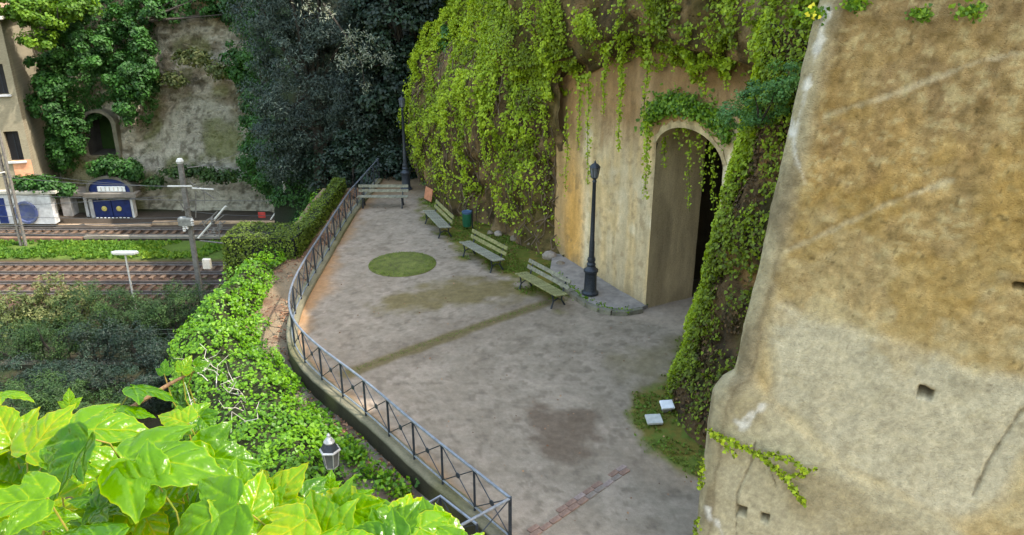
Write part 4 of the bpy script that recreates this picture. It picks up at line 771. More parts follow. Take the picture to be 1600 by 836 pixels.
tree('dark_evergreen', (-9.5, 38.4, -4), [(-10.2, 38.2, 3.5), (-8.6, 38, 7.6), (-10.9, 38.6, 7.5), (-7.4, 37.2, 4.2), (-9.2, 37.6, 10.5), (-11.2, 38.4, .6)], [(2.4, 1.8, 3.4), (2.6, 1.8, 3.), (2.1, 1.8, 3.), (2.0, 1.6, 3.2), (2.8, 2, 2.5), (1.5, 1.4, 2.0)], 90000, 800, .5, m_darkl, 'large dark bluish evergreen tree behind the left end of the terrace', 171)
tree('shade_oak', (-4.8, 37.2, -.2), [(-5.0, 37, 6.8), (-4.1, 36.6, 3.6), (-6.1, 36.8, 3.8), (-3.6, 36.8, 8.6), (-5.4, 37.2, 10)], [(2.2, 1.5, 2.8), (1.6, 1.2, 2.4), (1.5, 1.2, 2.6), (1.6, 1.3, 2.6), (2.4, 1.6, 2.4)], 52000, 560, .45, m_oak, 'near black broadleaf tree between the far lamp post and the cliff', 172, (.13, .1), 'leaf')
# pale blossom-like sprays on the dark tree: a branch with grey white leaves
sp = empty('pale_branch', AT(545, 90, 35.2), label='branch with pale greyish leaves crossing the dark evergreen tree', cat='branch')
bpts = [AT(505, 5, 35.6), AT(540, 55, 35.3), AT(565, 100, 35.0), AT(570, 135, 34.9)]; put(MB().tube(bpts, [.05, .035, .025, .012], 5).build('stem', m_bark, sp), sp)
for k, (x, y, n, s_) in enumerate([(512, 20, 60, .32), (548, 60, 120, .38), (568, 88, 150, .42), (603, 90, 130, .28), (535, 95, 130, .36), (570, 135, 50, .26), (580, 60, 60, .24), (480, 12, 50, .3)]):
    c_ = AT(x, y, 34.9); q = c_ + rng.normal(0, s_ * .62, (n, 3)); put(leaves('leaf_spray', q, rng.normal(0, .8, (n, 3)) + (0, -.5, .6), .12 + .1 * rng.random(n), m_pale, sp, 'thin', (.3, 0, -.3), .8), sp)['kind'] = 'stuff'
# shrubs under the trees
for k, (x, y, Yd, rad, n, m_, lab) in enumerate([
    (600, 262, 34.7, (1.1, .7, 1.1), 3600, m_oak, 'dark green shrub right behind the far end bench'), (548, 250, 35.2, (1.0, .7, 1.3), 3600, m_oak, 'dark shrub at the left end behind the far bench'), (702, 120, 33.6, (.45, .5, 2.2), 5200, m_ivyg, 'teal green climbing shrub between dark trees and cliff'), (672, 190, 34.2, (.5, .5, 1.5), 3600, m_far1, 'green foliage beside the head of the far lamp post'),
    (510, 262, 38.5, (1.4, 1., 1.5), 4000, m_oak, 'dark shrub left of the railing top end'), (430, 250, 41, (1.7, 1., 2.3), 5200, m_far1, 'green ivy covered shrub behind the grey pole'), (412, 190, 46, (1.3, 1., 2.4), 5200, m_far1, 'green climbing mass on the right flank of the far rock'), (470, 310, 39, (1.6, .9, 1.2), 4200, m_far1, 'low green shrub behind the clipped hedge'), (405, 70, 50, (1.5, 1.2, 3.2), 5200, m_far1, 'green foliage right of the far rock summit'), (676, 292, 33.0, (.35, .3, .5), 900, m_ivyg, 'small grey green shrub beside the orange board')]):
    c_ = AT(x, y, Yd); bush('shrub', [c_, c_ + np.array((rad[0] * .6, .2, -rad[2] * .3))], [rad, tuple(.7 * q for q in rad)], n, 60, .33 * max(rad[0], .6), m_, lab, 'shrub', 180 + k, (.11, .09) if k != 9 else (.06, .05), 'leaf', group='shrubs behind the terrace')
# ================================================================ FAR BANK: ROCK, NICHE, BUILDINGS
FY = 57.
rx = np.linspace(-46, -9, 260); rz_ = np.linspace(-9, 12, 150); X, Z = np.meshgrid(rx, rz_, indexing='ij'); PR = np.stack((X, FY + .16 * np.clip(Z + 8.5, 0, 30) + 0 * X, Z), 2)
d = (fbm(PR, .16, 4, 191) - .5) * 3.6 + (fbm(PR, .7, 4, 192) - .5) * 1.1 + (fbm(PR * np.array((1, 1, 2.)), 2.2, 3, 193) - .5) * .35
XZ = np.stack((X, Z), 2)
def F2(x, y, Yd=FY + 1.): p = AT(x, y, Yd); return np.array((p[0], p[2]))
lowwall = sm(.6, -.3, sdpoly(XZ, [F2(*q) for q in [(190, 345), (190, 285), (215, 240), (300, 150), (345, 160), (398, 218), (430, 290), (430, 350)]])); d = d * (1 - .75 * lowwall)
lw = sm(.4, -.2, sdpoly(XZ, [F2(*q) for q in [(100, 350), (100, 120), (215, 120), (215, 350)]])); d = d * (1 - .85 * lw)
PR[..., 1] -= d
nich = [F2(x, y, 57.4) for x, y in [(141, 242), (141, 188), (147, 180), (161, 176), (174, 178), (182, 186), (183, 242)]]
nx0, nx1, nz0, nz1 = nich[0][0], nich[-1][0], nich[0][1], nich[3][1]
keep = ~((X[:-1, :-1] > nx0 - .2) & (X[1:, 1:] < nx1 + .2) & (Z[:-1, :-1] > nz0 - .15) & (Z[1:, 1:] < nz1 + .12))
b1 = fbm(PR, .35, 4, 194); b2 = fbm(PR * np.array((1, 1, 2.2)), 1.3, 4, 195); b3 = fbm(PR, 3, 3, 196)
c = np.broadcast_to(lin(164, 156, 138), PR.shape).copy(); c = mixc(c, lin(120, 108, 88), sm(.45, .62, b2) * .8); c = mixc(c, lin(128, 124, 116), sm(.2, -.2, lowwall * -1 + .5) * .0)
c = mixc(c, lin(162, 158, 144), lowwall * .85); c = mixc(c, lin(116, 114, 94), lowwall * sm(.5, .64, b1) * .7); c = mixc(c, lin(204, 184, 150), sm(4.0, 7.0, Z + (b1 - .5) * 3) * .75)  # sunlight on the upper rock is put into its paler colour
c = mixc(c, lin(70, 64, 50), sm(.56, .66, b3) * .6); c = mixc(c, lin(98, 104, 48), sm(.56, .68, b1) * sm(6.5, 2, Z) * .55)
fr = tag(link('far_rock', npmesh('far_rock', PR, gridfaces(260, 150, keep), col=c), m_far), 'far tuff rock face beyond the railway', 'rock', kind='structure')
# slope on top of far rock
tx = np.linspace(-80, -9, 40); ty = np.linspace(0, 1, 16); X2, T2 = np.meshgrid(tx, ty, indexing='ij'); Pt = np.stack((X2, 59 + 30 * T2, 10.5 + 22 * T2 + 2 * fbm(np.stack((X2, T2 * 20, 0 * X2), 2), .2, 3, 197)), 2); Pt[:, 0, 2] -= 20
link('hill_top', npmesh('hill_top', Pt, gridfaces(40, 16), col=np.broadcast_to(lin(40, 60, 26), Pt.shape)), m_ground, fr)
# dark arched niche
nc = empty('arched_niche', (nx0, 57, nz0), label='tall dark arched niche in the far rock above the blue doorway', cat='niche')
ny = 57.4; pr = [(nx0, nz0)] + [(nx0, nz0 + (nz1 - nz0) * .72)] + [(nx0 + (nx1 - nx0) * (.5 - .5 * math.cos(t)), nz0 + (nz1 - nz0) * (.72 + .28 * math.sin(t))) for t in np.linspace(0, math.pi, 13)[1:-1]] + [(nx1, nz0 + (nz1 - nz0) * .72), (nx1, nz0)]
V = [(x, ny, z) for x, z in pr] + [(x, ny + 5, z) for x, z in pr]; n_ = len(pr); put(MB().add(V, [(i, i + 1, n_ + i + 1, n_ + i) for i in range(n_ - 1)] + [(n_ - 1, 0, n_, 2 * n_ - 1)]).build('lining', plain('niche_shade_stone', lin(64, 60, 56), .95, .3, 2), nc), nc)  # lining colour darkened to hold the shade inside the niche
put(MB().add(V[n_:], [tuple(range(n_))]).build('back_wall', m_dark, nc), nc)
cx, cz = (nx0 + nx1) / 2, nz0 + (nz1 - nz0) * .5; pr2 = [(cx + (x - cx) * 1.3, cz + (z - cz) * (1.12 if z > cz else 1.06)) for x, z in pr]
V = [(x, ny - .06, z) for x, z in pr] + [(x, ny - .06, z) for x, z in pr2] + [(x, ny + 1.6, z) for x, z in pr2]; put(MB().add(V, [(i, i + 1, n_ + i + 1, n_ + i) for i in range(n_ - 1)] + [(n_ + i, n_ + i + 1, 2 * n_ + i + 1, 2 * n_ + i) for i in range(n_ - 1)] + [(n_ - 1, 0, n_, 2 * n_ - 1)]).build('surround', plain('niche_surround', lin(112, 106, 90), .95, .35, 1.5, bump=.8, bdist=.06), nc), nc)
put(MB().box((cx, ny + .9, nz0 - .14), (nx1 - nx0 + .5, 1.8, .22), bev=.03).build('sill', plain('niche_sill', lin(120, 112, 92), .95, .3, 2), nc), nc)
m_lime = plain('limewash', lin(176, 174, 174), .9, .3, 1.6, col2=lin(206, 205, 206), bump=.3)
# blue doorway
def bxp(x0, y0, x1, y1, Yf, dep, name, mat, par, bev=.01):
    a_, b_ = AT(x0, y1, Yf), AT(x1, y0, Yf); xa = AT(x0, (y0 + y1) / 2, Yf)[0]; xb = AT(x1, (y0 + y1) / 2, Yf)[0]
    return put(MB().box(((xa + xb) / 2, Yf + dep / 2, (a_[2] + b_[2]) / 2), (xb - xa, dep, b_[2] - a_[2]), bev=bev).build(name, mat, par), par)
bd_ = empty('blue_doorway', AT(175, 346, 55.2), label='blue doors under a blue arched fanlight at the foot of the far rock', cat='doorway')
bxp(147, 313, 175.5, 346, 55.2, .12, 'door', m_blue, bd_); bxp(176.5, 313, 205, 346, 55.2, .12, 'door', m_blue, bd_)
bxp(141, 311, 146.5, 347, 55.1, .5, 'jamb', m_lime, bd_); bxp(205.5, 311, 209, 347, 55.1, .5, 'jamb', m_lime, bd_)
bxp(130, 303, 212, 309, 54.7, .9, 'canopy', plain('canopy_concrete', lin(112, 106, 98), .9, .25, 2), bd_)
a_, b_ = AT(140, 301, 55.2), AT(205, 301, 55.2); top = AT(172, 279, 55.2)[2]; mx_ = (a_[0] + b_[0]) / 2; hw = (b_[0] - a_[0]) / 2; pts = [(mx_ - hw * math.cos(t), a_[2] + (top - a_[2]) * math.sin(t) ** .8) for t in np.linspace(0, math.pi, 15)]
V = [(x, 55.2, z) for x, z in pts] + [(x, 55.6, z) for x, z in pts]; n_ = len(pts); fan = put(MB().add(V, [tuple(range(n_ - 1, -1, -1))] + [(i, i + 1, n_ + i + 1, n_ + i) for i in range(n_ - 1)]).build('fanlight', m_blue, bd_), bd_)
pts2 = [(mx_ - (hw + .22) * math.cos(t), a_[2] + (top + .2 - a_[2]) * math.sin(t) ** .8) for t in np.linspace(0, math.pi, 15)]; V = [(x, 55.1, z) for x, z in pts] + [(x, 55.1, z) for x, z in pts2] + [(x, 56.4, z) for x, z in pts2]
put(MB().add(V, [(i, i + 1, n_ + i + 1, n_ + i) for i in range(n_ - 1)] + [(n_ + i, n_ + i + 1, 2 * n_ + i + 1, 2 * n_ + i) for i in range(n_ - 1)]).build('arch_surround', plain('pale_surround', lin(96, 92, 82), .9, .25, 2), bd_), bd_)
bxp(152, 291.5, 195, 299.5, 55.1, .08, 'white_panel', m_white, bd_)
for k in range(6): bxp(157 + k * 6.6, 292.5, 158.2 + k * 6.6, 298.5, 55.06, .05, 'panel_bar', plain('panel_bar_grey', (.45, .42, .38), .8, .2, 3) if k == 0 else bpy.data.materials['panel_bar_grey'], bd_, 0)
for x in (163, 186):
    c_ = AT(x, 326, 55.15); put(MB().lathe([(.01, 0), (.2, 0), (.18, .05), (.05, .09)], 12).build('yellow_roundel', plain('roundel_yellow', (.5, .42, .12), .6, .2, 5) if x == 163 else bpy.data.materials['roundel_yellow'], bd_), bd_).matrix_basis = Matrix.Translation(Vector(c_)) @ Matrix.Rotation(R(90), 4, 'X')
for k in range(9): bxp(152 + k * 6, 340, 155 + k * 6, 354, 54.9, .06, 'picket', m_white, bd_, 0)
bxp(150, 343, 206, 344.6, 54.97, .04, 'picket_rail', m_white, bd_, 0)
# whitewashed walls
ww = empty('whitewashed_wall', AT(60, 346, 55), label='low whitewashed wall with blue door and round niche at far left', cat='wall')
bxp(-60, 303, 82, 350, 52.8, .6, 'wall', m_lime, ww); bxp(-4, 310, 9, 349, 52.72, .15, 'blue_door', m_blue, ww)
c0 = AT(41, 332, 52.75); ng = put(MB().lathe([(.01, 0), (.62, 0), (.66, -.08), (.8, -.08), (.8, .05)], 20).build('round_niche', plain('niche_paint', lin(120, 128, 150), .8, .5, 2.2, col2=lin(60, 70, 120)), ww), ww); ng.matrix_basis = Matrix.Translation(Vector(c0)) @ Matrix.Rotation(R(-90), 4, 'X')
bxp(-60, 299, 86, 303.2, 52.65, 1.4, 'coping', plain('coping_stone', lin(170, 165, 155), .9, .25, 2), ww)
w2 = empty('graffiti_wall', AT(115, 346, 55), label='stained pale wall with a dark recess just left of the blue doorway', cat='wall')
bxp(97, 306, 112, 348, 55.3, 1.6, 'wall', m_lime, w2); bxp(133, 306, 138, 348, 55.3, 1.6, 'wall', m_lime, w2); bxp(112.2, 312, 132.8, 348, 56.2, .8, 'recess', plain('recess_stone', lin(84, 84, 70), .95, .4, 2), w2); bxp(95, 302, 140, 307, 55.2, 1.8, 'lintel', plain('lintel_stone', lin(130, 124, 116), .9, .3, 2), w2)
# beige building
bX = AT(55, 275, 53.6)[0]; top = AT(30, 30, 53.6)[2]; RB = R(14); bl = empty('beige_building', (bX, 53.6, -8.55), RB, label='tall beige masonry building with narrow dark windows at far left', cat='building')
m_brk = None
m, nt, b, N, L = newmat('beige_masonry'); tc = N('ShaderNodeTexCoord'); mp = N('ShaderNodeMapping'); mp.inputs['Rotation'].default_value = (R(90), 0, 0); L(tc.outputs['Object'], mp.inputs[0]); bt = N('ShaderNodeTexBrick'); L(mp.outputs[0], bt.inputs[0]); bt.inputs['Scale'].default_value = 3.2
bt.inputs['Color1'].default_value = (*lin(148, 140, 118), 1); bt.inputs['Color2'].default_value = (*lin(138, 129, 108), 1); bt.inputs['Mortar'].default_value = (*lin(136, 124, 104), 1); bt.inputs['Mortar Size'].default_value = .02
nn_ = noise_node(nt, .9, 5, .6, tc.outputs['Object']); mxx = N('ShaderNodeMixRGB'); mxx.blend_type = 'MULTIPLY'; mxx.inputs[0].default_value = .6; L(bt.outputs[0], mxx.inputs[1]); cr = N('ShaderNodeValToRGB'); cr.color_ramp.elements[0].color = (.6, .58, .55, 1); cr.color_ramp.elements[1].color = (1.1, 1.1, 1.1, 1); L(nn_.outputs[0], cr.inputs[0]); L(cr.outputs[0], mxx.inputs[2]); L(mxx.outputs[0], b.inputs[0]); b.inputs['Roughness'].default_value = .95; m_brk = m
hB = top + 8.55
def loc(x, y):
    p = ONP(x, y, (bX, 53.6, 0), (math.sin(RB), -math.cos(RB), 0)); d_ = p - np.array((bX, 53.6, -8.55)); return (d_[0] * math.cos(RB) + d_[1] * math.sin(RB), d_[2])
wins = [(-12, 100, 9, 148), (10, 205, 33, 252), (-30, 195, -10, 240)]
wr = sorted([(*loc(w_[0], (w_[1] + w_[3]) / 2), loc(w_[2], (w_[1] + w_[3]) / 2)[0], loc((w_[0] + w_[2]) / 2, w_[3])[1], loc((w_[0] + w_[2]) / 2, w_[1])[1]) for w_ in wins], key=lambda q: q[0])
# wall with real openings: columns of boxes between the windows
xs = sorted({-9., 0.} | {q[0] for q in wr} | {q[2] for q in wr}); wl = MB()
for xa, xb in zip(xs[:-1], xs[1:]):
    cuts = sorted([(q[3], q[4]) for q in wr if q[0] <= xa + 1e-6 and q[2] >= xb - 1e-6]); zc = 0.
    for (z0, z1) in cuts + [(hB, hB)]:
        if z0 > zc: wl.box(((xa + xb) / 2, .25, (zc + z0) / 2), (xb - xa, .5, z0 - zc))
        zc = z1
wl.box((-4.5, 3.5, hB / 2), (8.98, 5.9, hB - .02)); wall_b = wl.build('wall', m_brk, bl)
for q in wr:
    f = MB().box(((q[0] + q[2]) / 2, .42, (q[3] + q[4]) / 2), (q[2] - q[0] + .02, .06, q[4] - q[3] + .02)).build('window', plain('dark_glass', (.02, .02, .024), .3, .3, 2), bl); MB().box(((q[0] + q[2]) / 2, .36, (q[3] + q[4]) / 2), (.05, .04, q[4] - q[3])).build('frame', m_iron, f); MB().box(((q[0] + q[2]) / 2, -.04, q[3] - .06), (q[2] - q[0] + .3, .25, .12)).build('sill', m_lime, f)
MB().box((-4.5, 3.0, hB + .12), (9.8, 7.4, .22), bev=.04).build('eave', plain('eave_white', lin(200, 190, 176), .8, .2, 3), bl); MB().box((-4.5, 3.0, hB + .45), (9.6, 7.2, .4), bev=.1).build('roof', plain('roof_tile', lin(140, 112, 92), .9, .3, 3), bl)
MB().box((-.62, -.012, (loc(45, 275)[1] + loc(45, 250)[1]) / 2), (1.15, .03, loc(45, 250)[1] - loc(45, 276)[1])).build('peach_patch', plain('peach_render', lin(214, 152, 118), .9, .25, 2), bl)
# far vegetation
nR = orient(PR, np.broadcast_to((0, -1., 0), (PR.shape[0], 3)))
for k, (pl_, n, m_, lab) in enumerate([([(58, 40), (60, 190), (88, 262), (122, 265), (142, 172), (180, 165), (205, 195), (222, 150), (236, 120), (214, 80), (222, 20), (240, -30), (60, -30)], 26000, m_far1, 'dense dark ivy clothing the far rock above and left of the niche'), ([(335, 20), (365, 75), (372, 150), (405, 210), (405, 290), (440, 310), (470, 200), (440, -30), (335, -30)], 12000, m_far1, 'dense ivy on the right edge of the far rock beside the dark tree'), ([(215, 24), (335, 18), (345, -40), (215, -40)], 6000, m_far1, 'ivy fringe along the summit of the far rock')]):
    dd = sm(.5, -.3, sdpoly(XZ, [F2(*q, 57.6) for q in pl_]) + (fbm(PR, .7, 3, 198) - .5) * 1.6) * (.15 + sm(.36, .55, fbm(PR * np.array((1, 1, .6)), .9, 3, 199 + k))); q, nn = scatter(PR, nR, n, dd + 1e-6); kf = fbm(q, .9, 3, 204); q = q + nn * (.05 + .35 * rng.random((n, 1)) + .9 * sm(.5, .7, kf)[:, None])
    t = empty('rock_ivy', q.mean(0), label=lab, cat='ivy'); put(leaves('foliage', q, nn + rng.normal(0, .5, q.shape) + (0, 0, .5), .12 + .12 * rng.random(n), m_, t, 'leaf', (0, 0, -1), .6, .6 * kf + .4 * rng.random(n)), t)['kind'] = 'stuff'
for k, (cs, rs, n, m_, lab, cat) in enumerate([
    ([(115, 60, 56), (165, 95, 56.2), (80, 110, 55.5), (200, 70, 57)], [(2.2, 1.2, 2.2), (2.2, 1., 1.6), (1.5, 1., 1.8), (1.5, 1., 1.8)], 15000, m_far1, 'mass of dark green ivy right of the beige building', 'ivy'),
    ([(75, 160, 55.2), (110, 200, 55.6), (95, 235, 55.6)], [(1.2, .7, 2.2), (1.1, .6, 1.8), (.7, .5, 1.2)], 9000, m_far1, 'ivy hanging between the beige building and the arched niche', 'ivy'),
    ([(205, 130, 56), (225, 90, 56.5), (195, 165, 55.9)], [(1.1, .6, 1.3), (.8, .6, 1.6), (.6, .5, 1.2)], 6000, m_far1, 'ivy right above the arched niche', 'ivy'),
    ([(60, 20, 54), (110, 8, 55), (20, 10, 54), (60, 62, 53.4)], [(2., 1.2, 1.1), (2.2, 1.2, 1.), (1.6, 1.2, .8), (1.3, .8, .5)], 9000, m_far2, 'sunny yellow green tree crown over the beige building roof', 'tree'),
    ([(220, 12, 58), (300, -4, 60), (360, 6, 59), (260, -16, 60)], [(2.4, 1.2, .9), (3.0, 1.4, .9), (2.2, 1.2, 1.6), (3, 1, 1)], 10000, m_far1, 'green trees along the crest above the far rock', 'tree'),
    ([(175, 258, 55.4), (205, 265, 55.6), (150, 262, 55.4)], [(.9, .5, .6), (.7, .5, .7), (.6, .4, .5)], 3500, m_far1, 'shrub spilling from the sill of the arched niche', 'shrub'),
    ([(70, 288, 53.2), (40, 287, 53.2), (98, 296, 53.6)], [(1., .6, .5), (.9, .5, .4), (.6, .5, .4)], 3200, m_far1, 'green creeper on top of the whitewashed wall', 'ivy'),
    ([(372, 100, 56.6), (395, 250, 55.5), (390, 170, 56.2)], [(1.0, .6, 1.5), (1.1, .8, 1.6), (.8, .6, 1.2)], 6000, m_far1, 'ivy on the right shoulder of the far rock', 'ivy'),
    ([(290, 268, 55.6), (345, 275, 55.4), (240, 285, 55.6)], [(1.8, .4, .3), (1.6, .4, .35), (.8, .3, .3)], 2400, m_shr, 'thin line of weeds on the ledge of the far rock', 'weeds'),
    ([(300, 90, 57.2), (270, 125, 57), (345, 110, 57)], [(1.3, .4, .5), (.9, .4, .4), (.9, .4, .5)], 2600, m_shr2, 'yellowish brush across the middle of the far rock', 'brush')]):
    bush('far_' + cat, [AT(*q) for q in cs], rs, n, 110, .42, m_, lab, cat, 220 + k, (.16, .14), 'leaf', trunk=cat == 'tree', tip=(0, 0, -.4))
# ================================================================ RAILWAY
m_steel = plain('worn_steel', (.16, .14, .13), .45, .3, 4, .5); m_slp = plain('sleeper', lin(92, 74, 60), .95, .4, 3)
slp = MB().box((0, 0, 0), (.24, 2.5, .16), bev=.02).mesh('sleeper'); slp.materials.append(m_slp)
for Yt, lab in ((44.7, 'railway track bordering the grass strip'), (41.75, 'railway track nearest the shrubs'), (51.3, 'far railway track beyond the grass strip')):
    t = empty('railway_track', (-24, Yt, -8.5), label=lab, cat='track', group='railway tracks')
    for sy in (-.72, .72):
        prof = [(-.07, 0), (.07, 0), (.02, .03), (.02, .12), (.036, .13), (.036, .17), (-.036, .17), (-.036, .13), (-.02, .12), (-.02, .03)]
        V = [(x, sy + a_, b_ + .1) for x in (-40, 16) for a_, b_ in prof]; n_ = len(prof); MB().add(V, [tuple(range(n_)), tuple(range(2 * n_ - 1, n_ - 1, -1))] + [(i, n_ + i, n_ + (i + 1) % n_, (i + 1) % n_) for i in range(n_)]).build('rail', m_steel, t)
    for k in range(40): o = link('sleeper', slp, None, t); o.location = (-11.5 + k * .62, random.uniform(-.04, .04), -.015)
# low walls along the far track
for (y0, y1, Yd, x0, x1, m_, lab) in [(347, 356, 53.6, 238, 520, lin(166, 140, 112), 'long tan parapet in front of the far rock, right of the blue doorway'), (352, 362, 53.2, -80, 236, lin(150, 130, 108), 'lower tan parapet running past the blue doorway to the left'), (369.5, 373.5, 50.0, 130, 420, lin(120, 112, 100), 'thin pale beam lying along the far side of the grass strip'), (372, 379, 49.9, -80, 128, lin(110, 86, 70), 'brown wooden edging along the left grass strip')]:
    t = empty('trackside_parapet', AT((x0 + x1) / 2, y1, Yd), label=lab, cat='parapet'); mt = plain('parapet_' + str(y0), m_, .95, .35, 1.5, bump=.5); nseg = max(1, int((x1 - x0) / 60))
    for k in range(nseg): bxp(x0 + (x1 - x0) * k / nseg + .3, y0, x0 + (x1 - x0) * (k + 1) / nseg - .3, y1, Yd, .35, 'block', mt, t)
# grass along the tracks
n = 9000; q = np.stack((rng.uniform(-38, -12, n), rng.uniform(46.6, 49.6, n), np.full(n, -8.36)), 1); kk = fbm(q, .5, 3, 251) > .36; q = q[kk]
tag(leaves('grass_strip', q, rng.normal(0, 1, q.shape) + (0, -.5, .3), .14 + .2 * rng.random(len(q)), m_grass, None, 'leaf', (0, 0, 1), .5, .8 * fbm(q, .35, 3, 252) + .4 * rng.random(len(q)) - .1), 'strip of bright grass between the railway tracks', 'grass', kind='stuff')
# catenary pole with arms
m_pole = plain('mast_paint', (.17, .155, .14), .8, .35, 6, .2); m_cer = plain('ceramic', (.55, .52, .48), .4, .15, 8)
cpz = AT(293, 256, 40.)[2]; cp0 = AT(314, 462, 40.); mast = empty('catenary_mast', (cp0[0], 40., -8.6), label='rusty catenary mast with crossarms and brackets beside the clipped hedge', cat='mast'); hM = cpz + 8.6
MB().box((0, 0, hM / 2), (.24, .22, hM), bev=.02, taper=.8).build('mast', m_pole, mast); MB().lathe([(.05, hM), (.16, hM + .03), (.2, hM + .15), (.12, hM + .28), (.02, hM + .3)], 10).build('cap', m_cer, mast, True)
def rel(x, y, dy=0): p = AT(x, y, 40. + dy); return (p[0] - cp0[0], dy, p[2] + 8.6)
for a_, b_, r in [((262, 291), (300, 291), .045), ((300, 294), (334, 296), .045), ((296, 284), (335, 310), .03), ((293, 262), (325, 258), .025), ((300, 345), (282, 318), .03), ((310, 372), (353, 322), .06), ((312, 350), (330, 340), .03), ((310, 372), (345, 358), .03), ((318, 352), (340, 330), .04), ((322, 358), (350, 336), .03), ((316, 345), (326, 365), .03), ((330, 362), (352, 346), .03), ((340, 350), (344, 372), .04), ((284, 330), (300, 322), .025), ((306, 300), (306, 340), .025), ((318, 290), (320, 318), .02), ((312, 376), (350, 380), .04)]:
    p, q = rel(*a_, -.15), rel(*b_, -.15); MB().tube([(p[0], p[1], p[2]), (q[0], q[1], q[2])], r, 6).build('bracket_arm', m_cer if r == .045 or r == .06 else m_pole, mast)
for x, y in [(284, 345), (292, 352), (300, 347), (288, 356), (345, 352), (335, 362), (332, 345)]:
    p = rel(x, y, -.2); MB().lathe([(.03, -.22), (.1, -.16), (.06, -.1), (.11, -.04), (.06, .02), (.11, .08), (.04, .2)], 8, p).build('insulator', m_cer if x < 320 else m_pole, mast, True)
p, q = rel(320, 404, -.25), rel(320, 420, -.25); MB().box((p[0] + .08, p[1], (p[2] + q[2]) / 2), (.42, .25, .55), bev=.03).build('signal_box', plain('box_white', lin(220, 205, 190), .7, .2, 4), mast)
p = rel(290, 346, -.1); MB().box((p[0], p[1], p[2]), (.7, .4, .45), bev=.05).build('switch_gear', plain('gear_grey', lin(130, 128, 122), .7, .4, 3), mast)
p2 = AT(37, 384, 48.9); m2_ = empty('catenary_mast', (p2[0], 48.9, -8.6), label='tall grey lattice mast at the far left in front of the whitewashed wall', cat='mast'); h2 = AT(5, 172, 48.9)[2] + 8.6
for sx in (-.16, .16): MB().box((sx, 0, h2 / 2), (.09, .2, h2)).build('upright', m_pole, m2_)
for k in range(14): z0 = h2 * k / 14; MB().tube([(-.16, -.08, z0), (.16, -.08, z0 + h2 / 14)], .025, 4).build('lacing', m_pole, m2_)
p = AT(16, 268, 48.9); MB().tube([(0, -.1, p[2] + 8.6), (-1.6, -.1, p[2] + 8.2)], .05, 6).build('bracket_arm', m_cer, m2_)
# wires
m_wire = plain('wire', (.10, .10, .10), .6, .2, 3, .5)
def wire(a_, b_, sag, r, label):
    a_, b_ = np.array(a_), np.array(b_); pts = [a_ + (b_ - a_) * t - np.array((0, 0, sag * 4 * t * (1 - t))) for t in np.linspace(0, 1, 17)]; tag(MB().tube(pts, r, 5).build('overhead_wire', m_wire), label, 'wire')
wire(AT(-60, 300, 50), AT(430, 314, 41), .15, .018, 'thin overhead wire crossing in front of the blue doorway canopy'); wire(AT(-60, 362, 44.7), AT(420, 372, 44.7), .1, .022, 'overhead wire sagging just above the grass strip')
wire(AT(297, 345, 40), AT(-60, 352, 41.7), .12, .022, 'overhead wire running left from the mast switch gear'); wire(AT(262, 291, 40), AT(-60, 268, 48), .2, .016, 'uppermost overhead wire running left from the mast crossarm'); wire(AT(325, 258, 40), AT(420, 215, 48), .1, .016, 'thin wire rising right from the mast top')
for k, (a_, b_, lab) in enumerate([((-60, 322, 47), (262, 306, 40), 'overhead wire at roof height of the blue doorway'), ((300, 330, 40), (430, 336, 41), 'short wire running right from the mast'), ((-60, 335, 44), (284, 340, 40), 'overhead wire just below the doorway canopy'), ((-60, 358, 46), (310, 366, 40), 'lowest overhead wire above the grass strip'), ((37, 270, 48.8), (262, 292, 40), 'slanting wire between the two masts')]): wire(AT(*a_), AT(*b_), .12, .014, lab)
# platform lamp
pl_ = AT(206, 452, 38.8); tl = empty('platform_lamp', (pl_[0], 38.8, -8.6), label='thin post with a flat pale lamp head standing before the tracks', cat='lamp'); hz = AT(198, 396, 38.8)[2] + 8.6
MB().tube([(0, 0, 0), (0, 0, hz)], [.06, .045], 8).build('post', m_cer, tl, True); MB().prism([(-.72, 0), (-.55, -.17), (.55, -.17), (.72, 0), (.55, .17), (-.55, .17)], hz, hz + .1).build('lamp_head', plain('lamp_head_white', lin(214, 210, 200), .6, .15, 4), tl)
MB().box((0, 0, hz - .04), (.9, .2, .06), bev=.01).build('diffuser', plain('diffuser', lin(180, 178, 170), .5, .1, 4), tl)
# grey poles behind the hedge
for k, (x0, y0, x1, y1, Yd, r, lab) in enumerate([(447, 258, 451, 352, 39.5, .09, 'pale grey pole rising behind the clipped hedge'), (473, 288, 477, 345, 39.9, .10, 'darker short pole right of the pale grey pole')]):
    a_, b_ = AT(x0, y0, Yd), AT(x1, y1, Yd); t = empty('grey_pole', (b_[0], Yd, -8.6), label=lab, cat='pole', group='poles behind the hedge'); hh_ = a_[2] + 8.6
    MB().tube([(0, 0, 0), (0, 0, hh_)], [r * 1.15, r], 10).build('shaft', m_cer if k == 0 else m_pole, t, True); MB().lathe([(r, hh_), (r * 1.3, hh_ + .02), (r * .4, hh_ + .1)], 10).build('cap', m_pole, t)
    if k == 0: MB().tube([(-.9, 0, hh_ - 2.9), (0, 0, hh_ - 1.7)], .04, 6).build('stay', m_cer, t)
rs_ = AT(409, 336, 53); tag(MB().box(rs_, (.5, .08, .42), bev=.04).build('red_sign', plain('red_paint', (.45, .05, .04), .6, .2, 4)), 'small red sign beside the far parapet', 'sign')
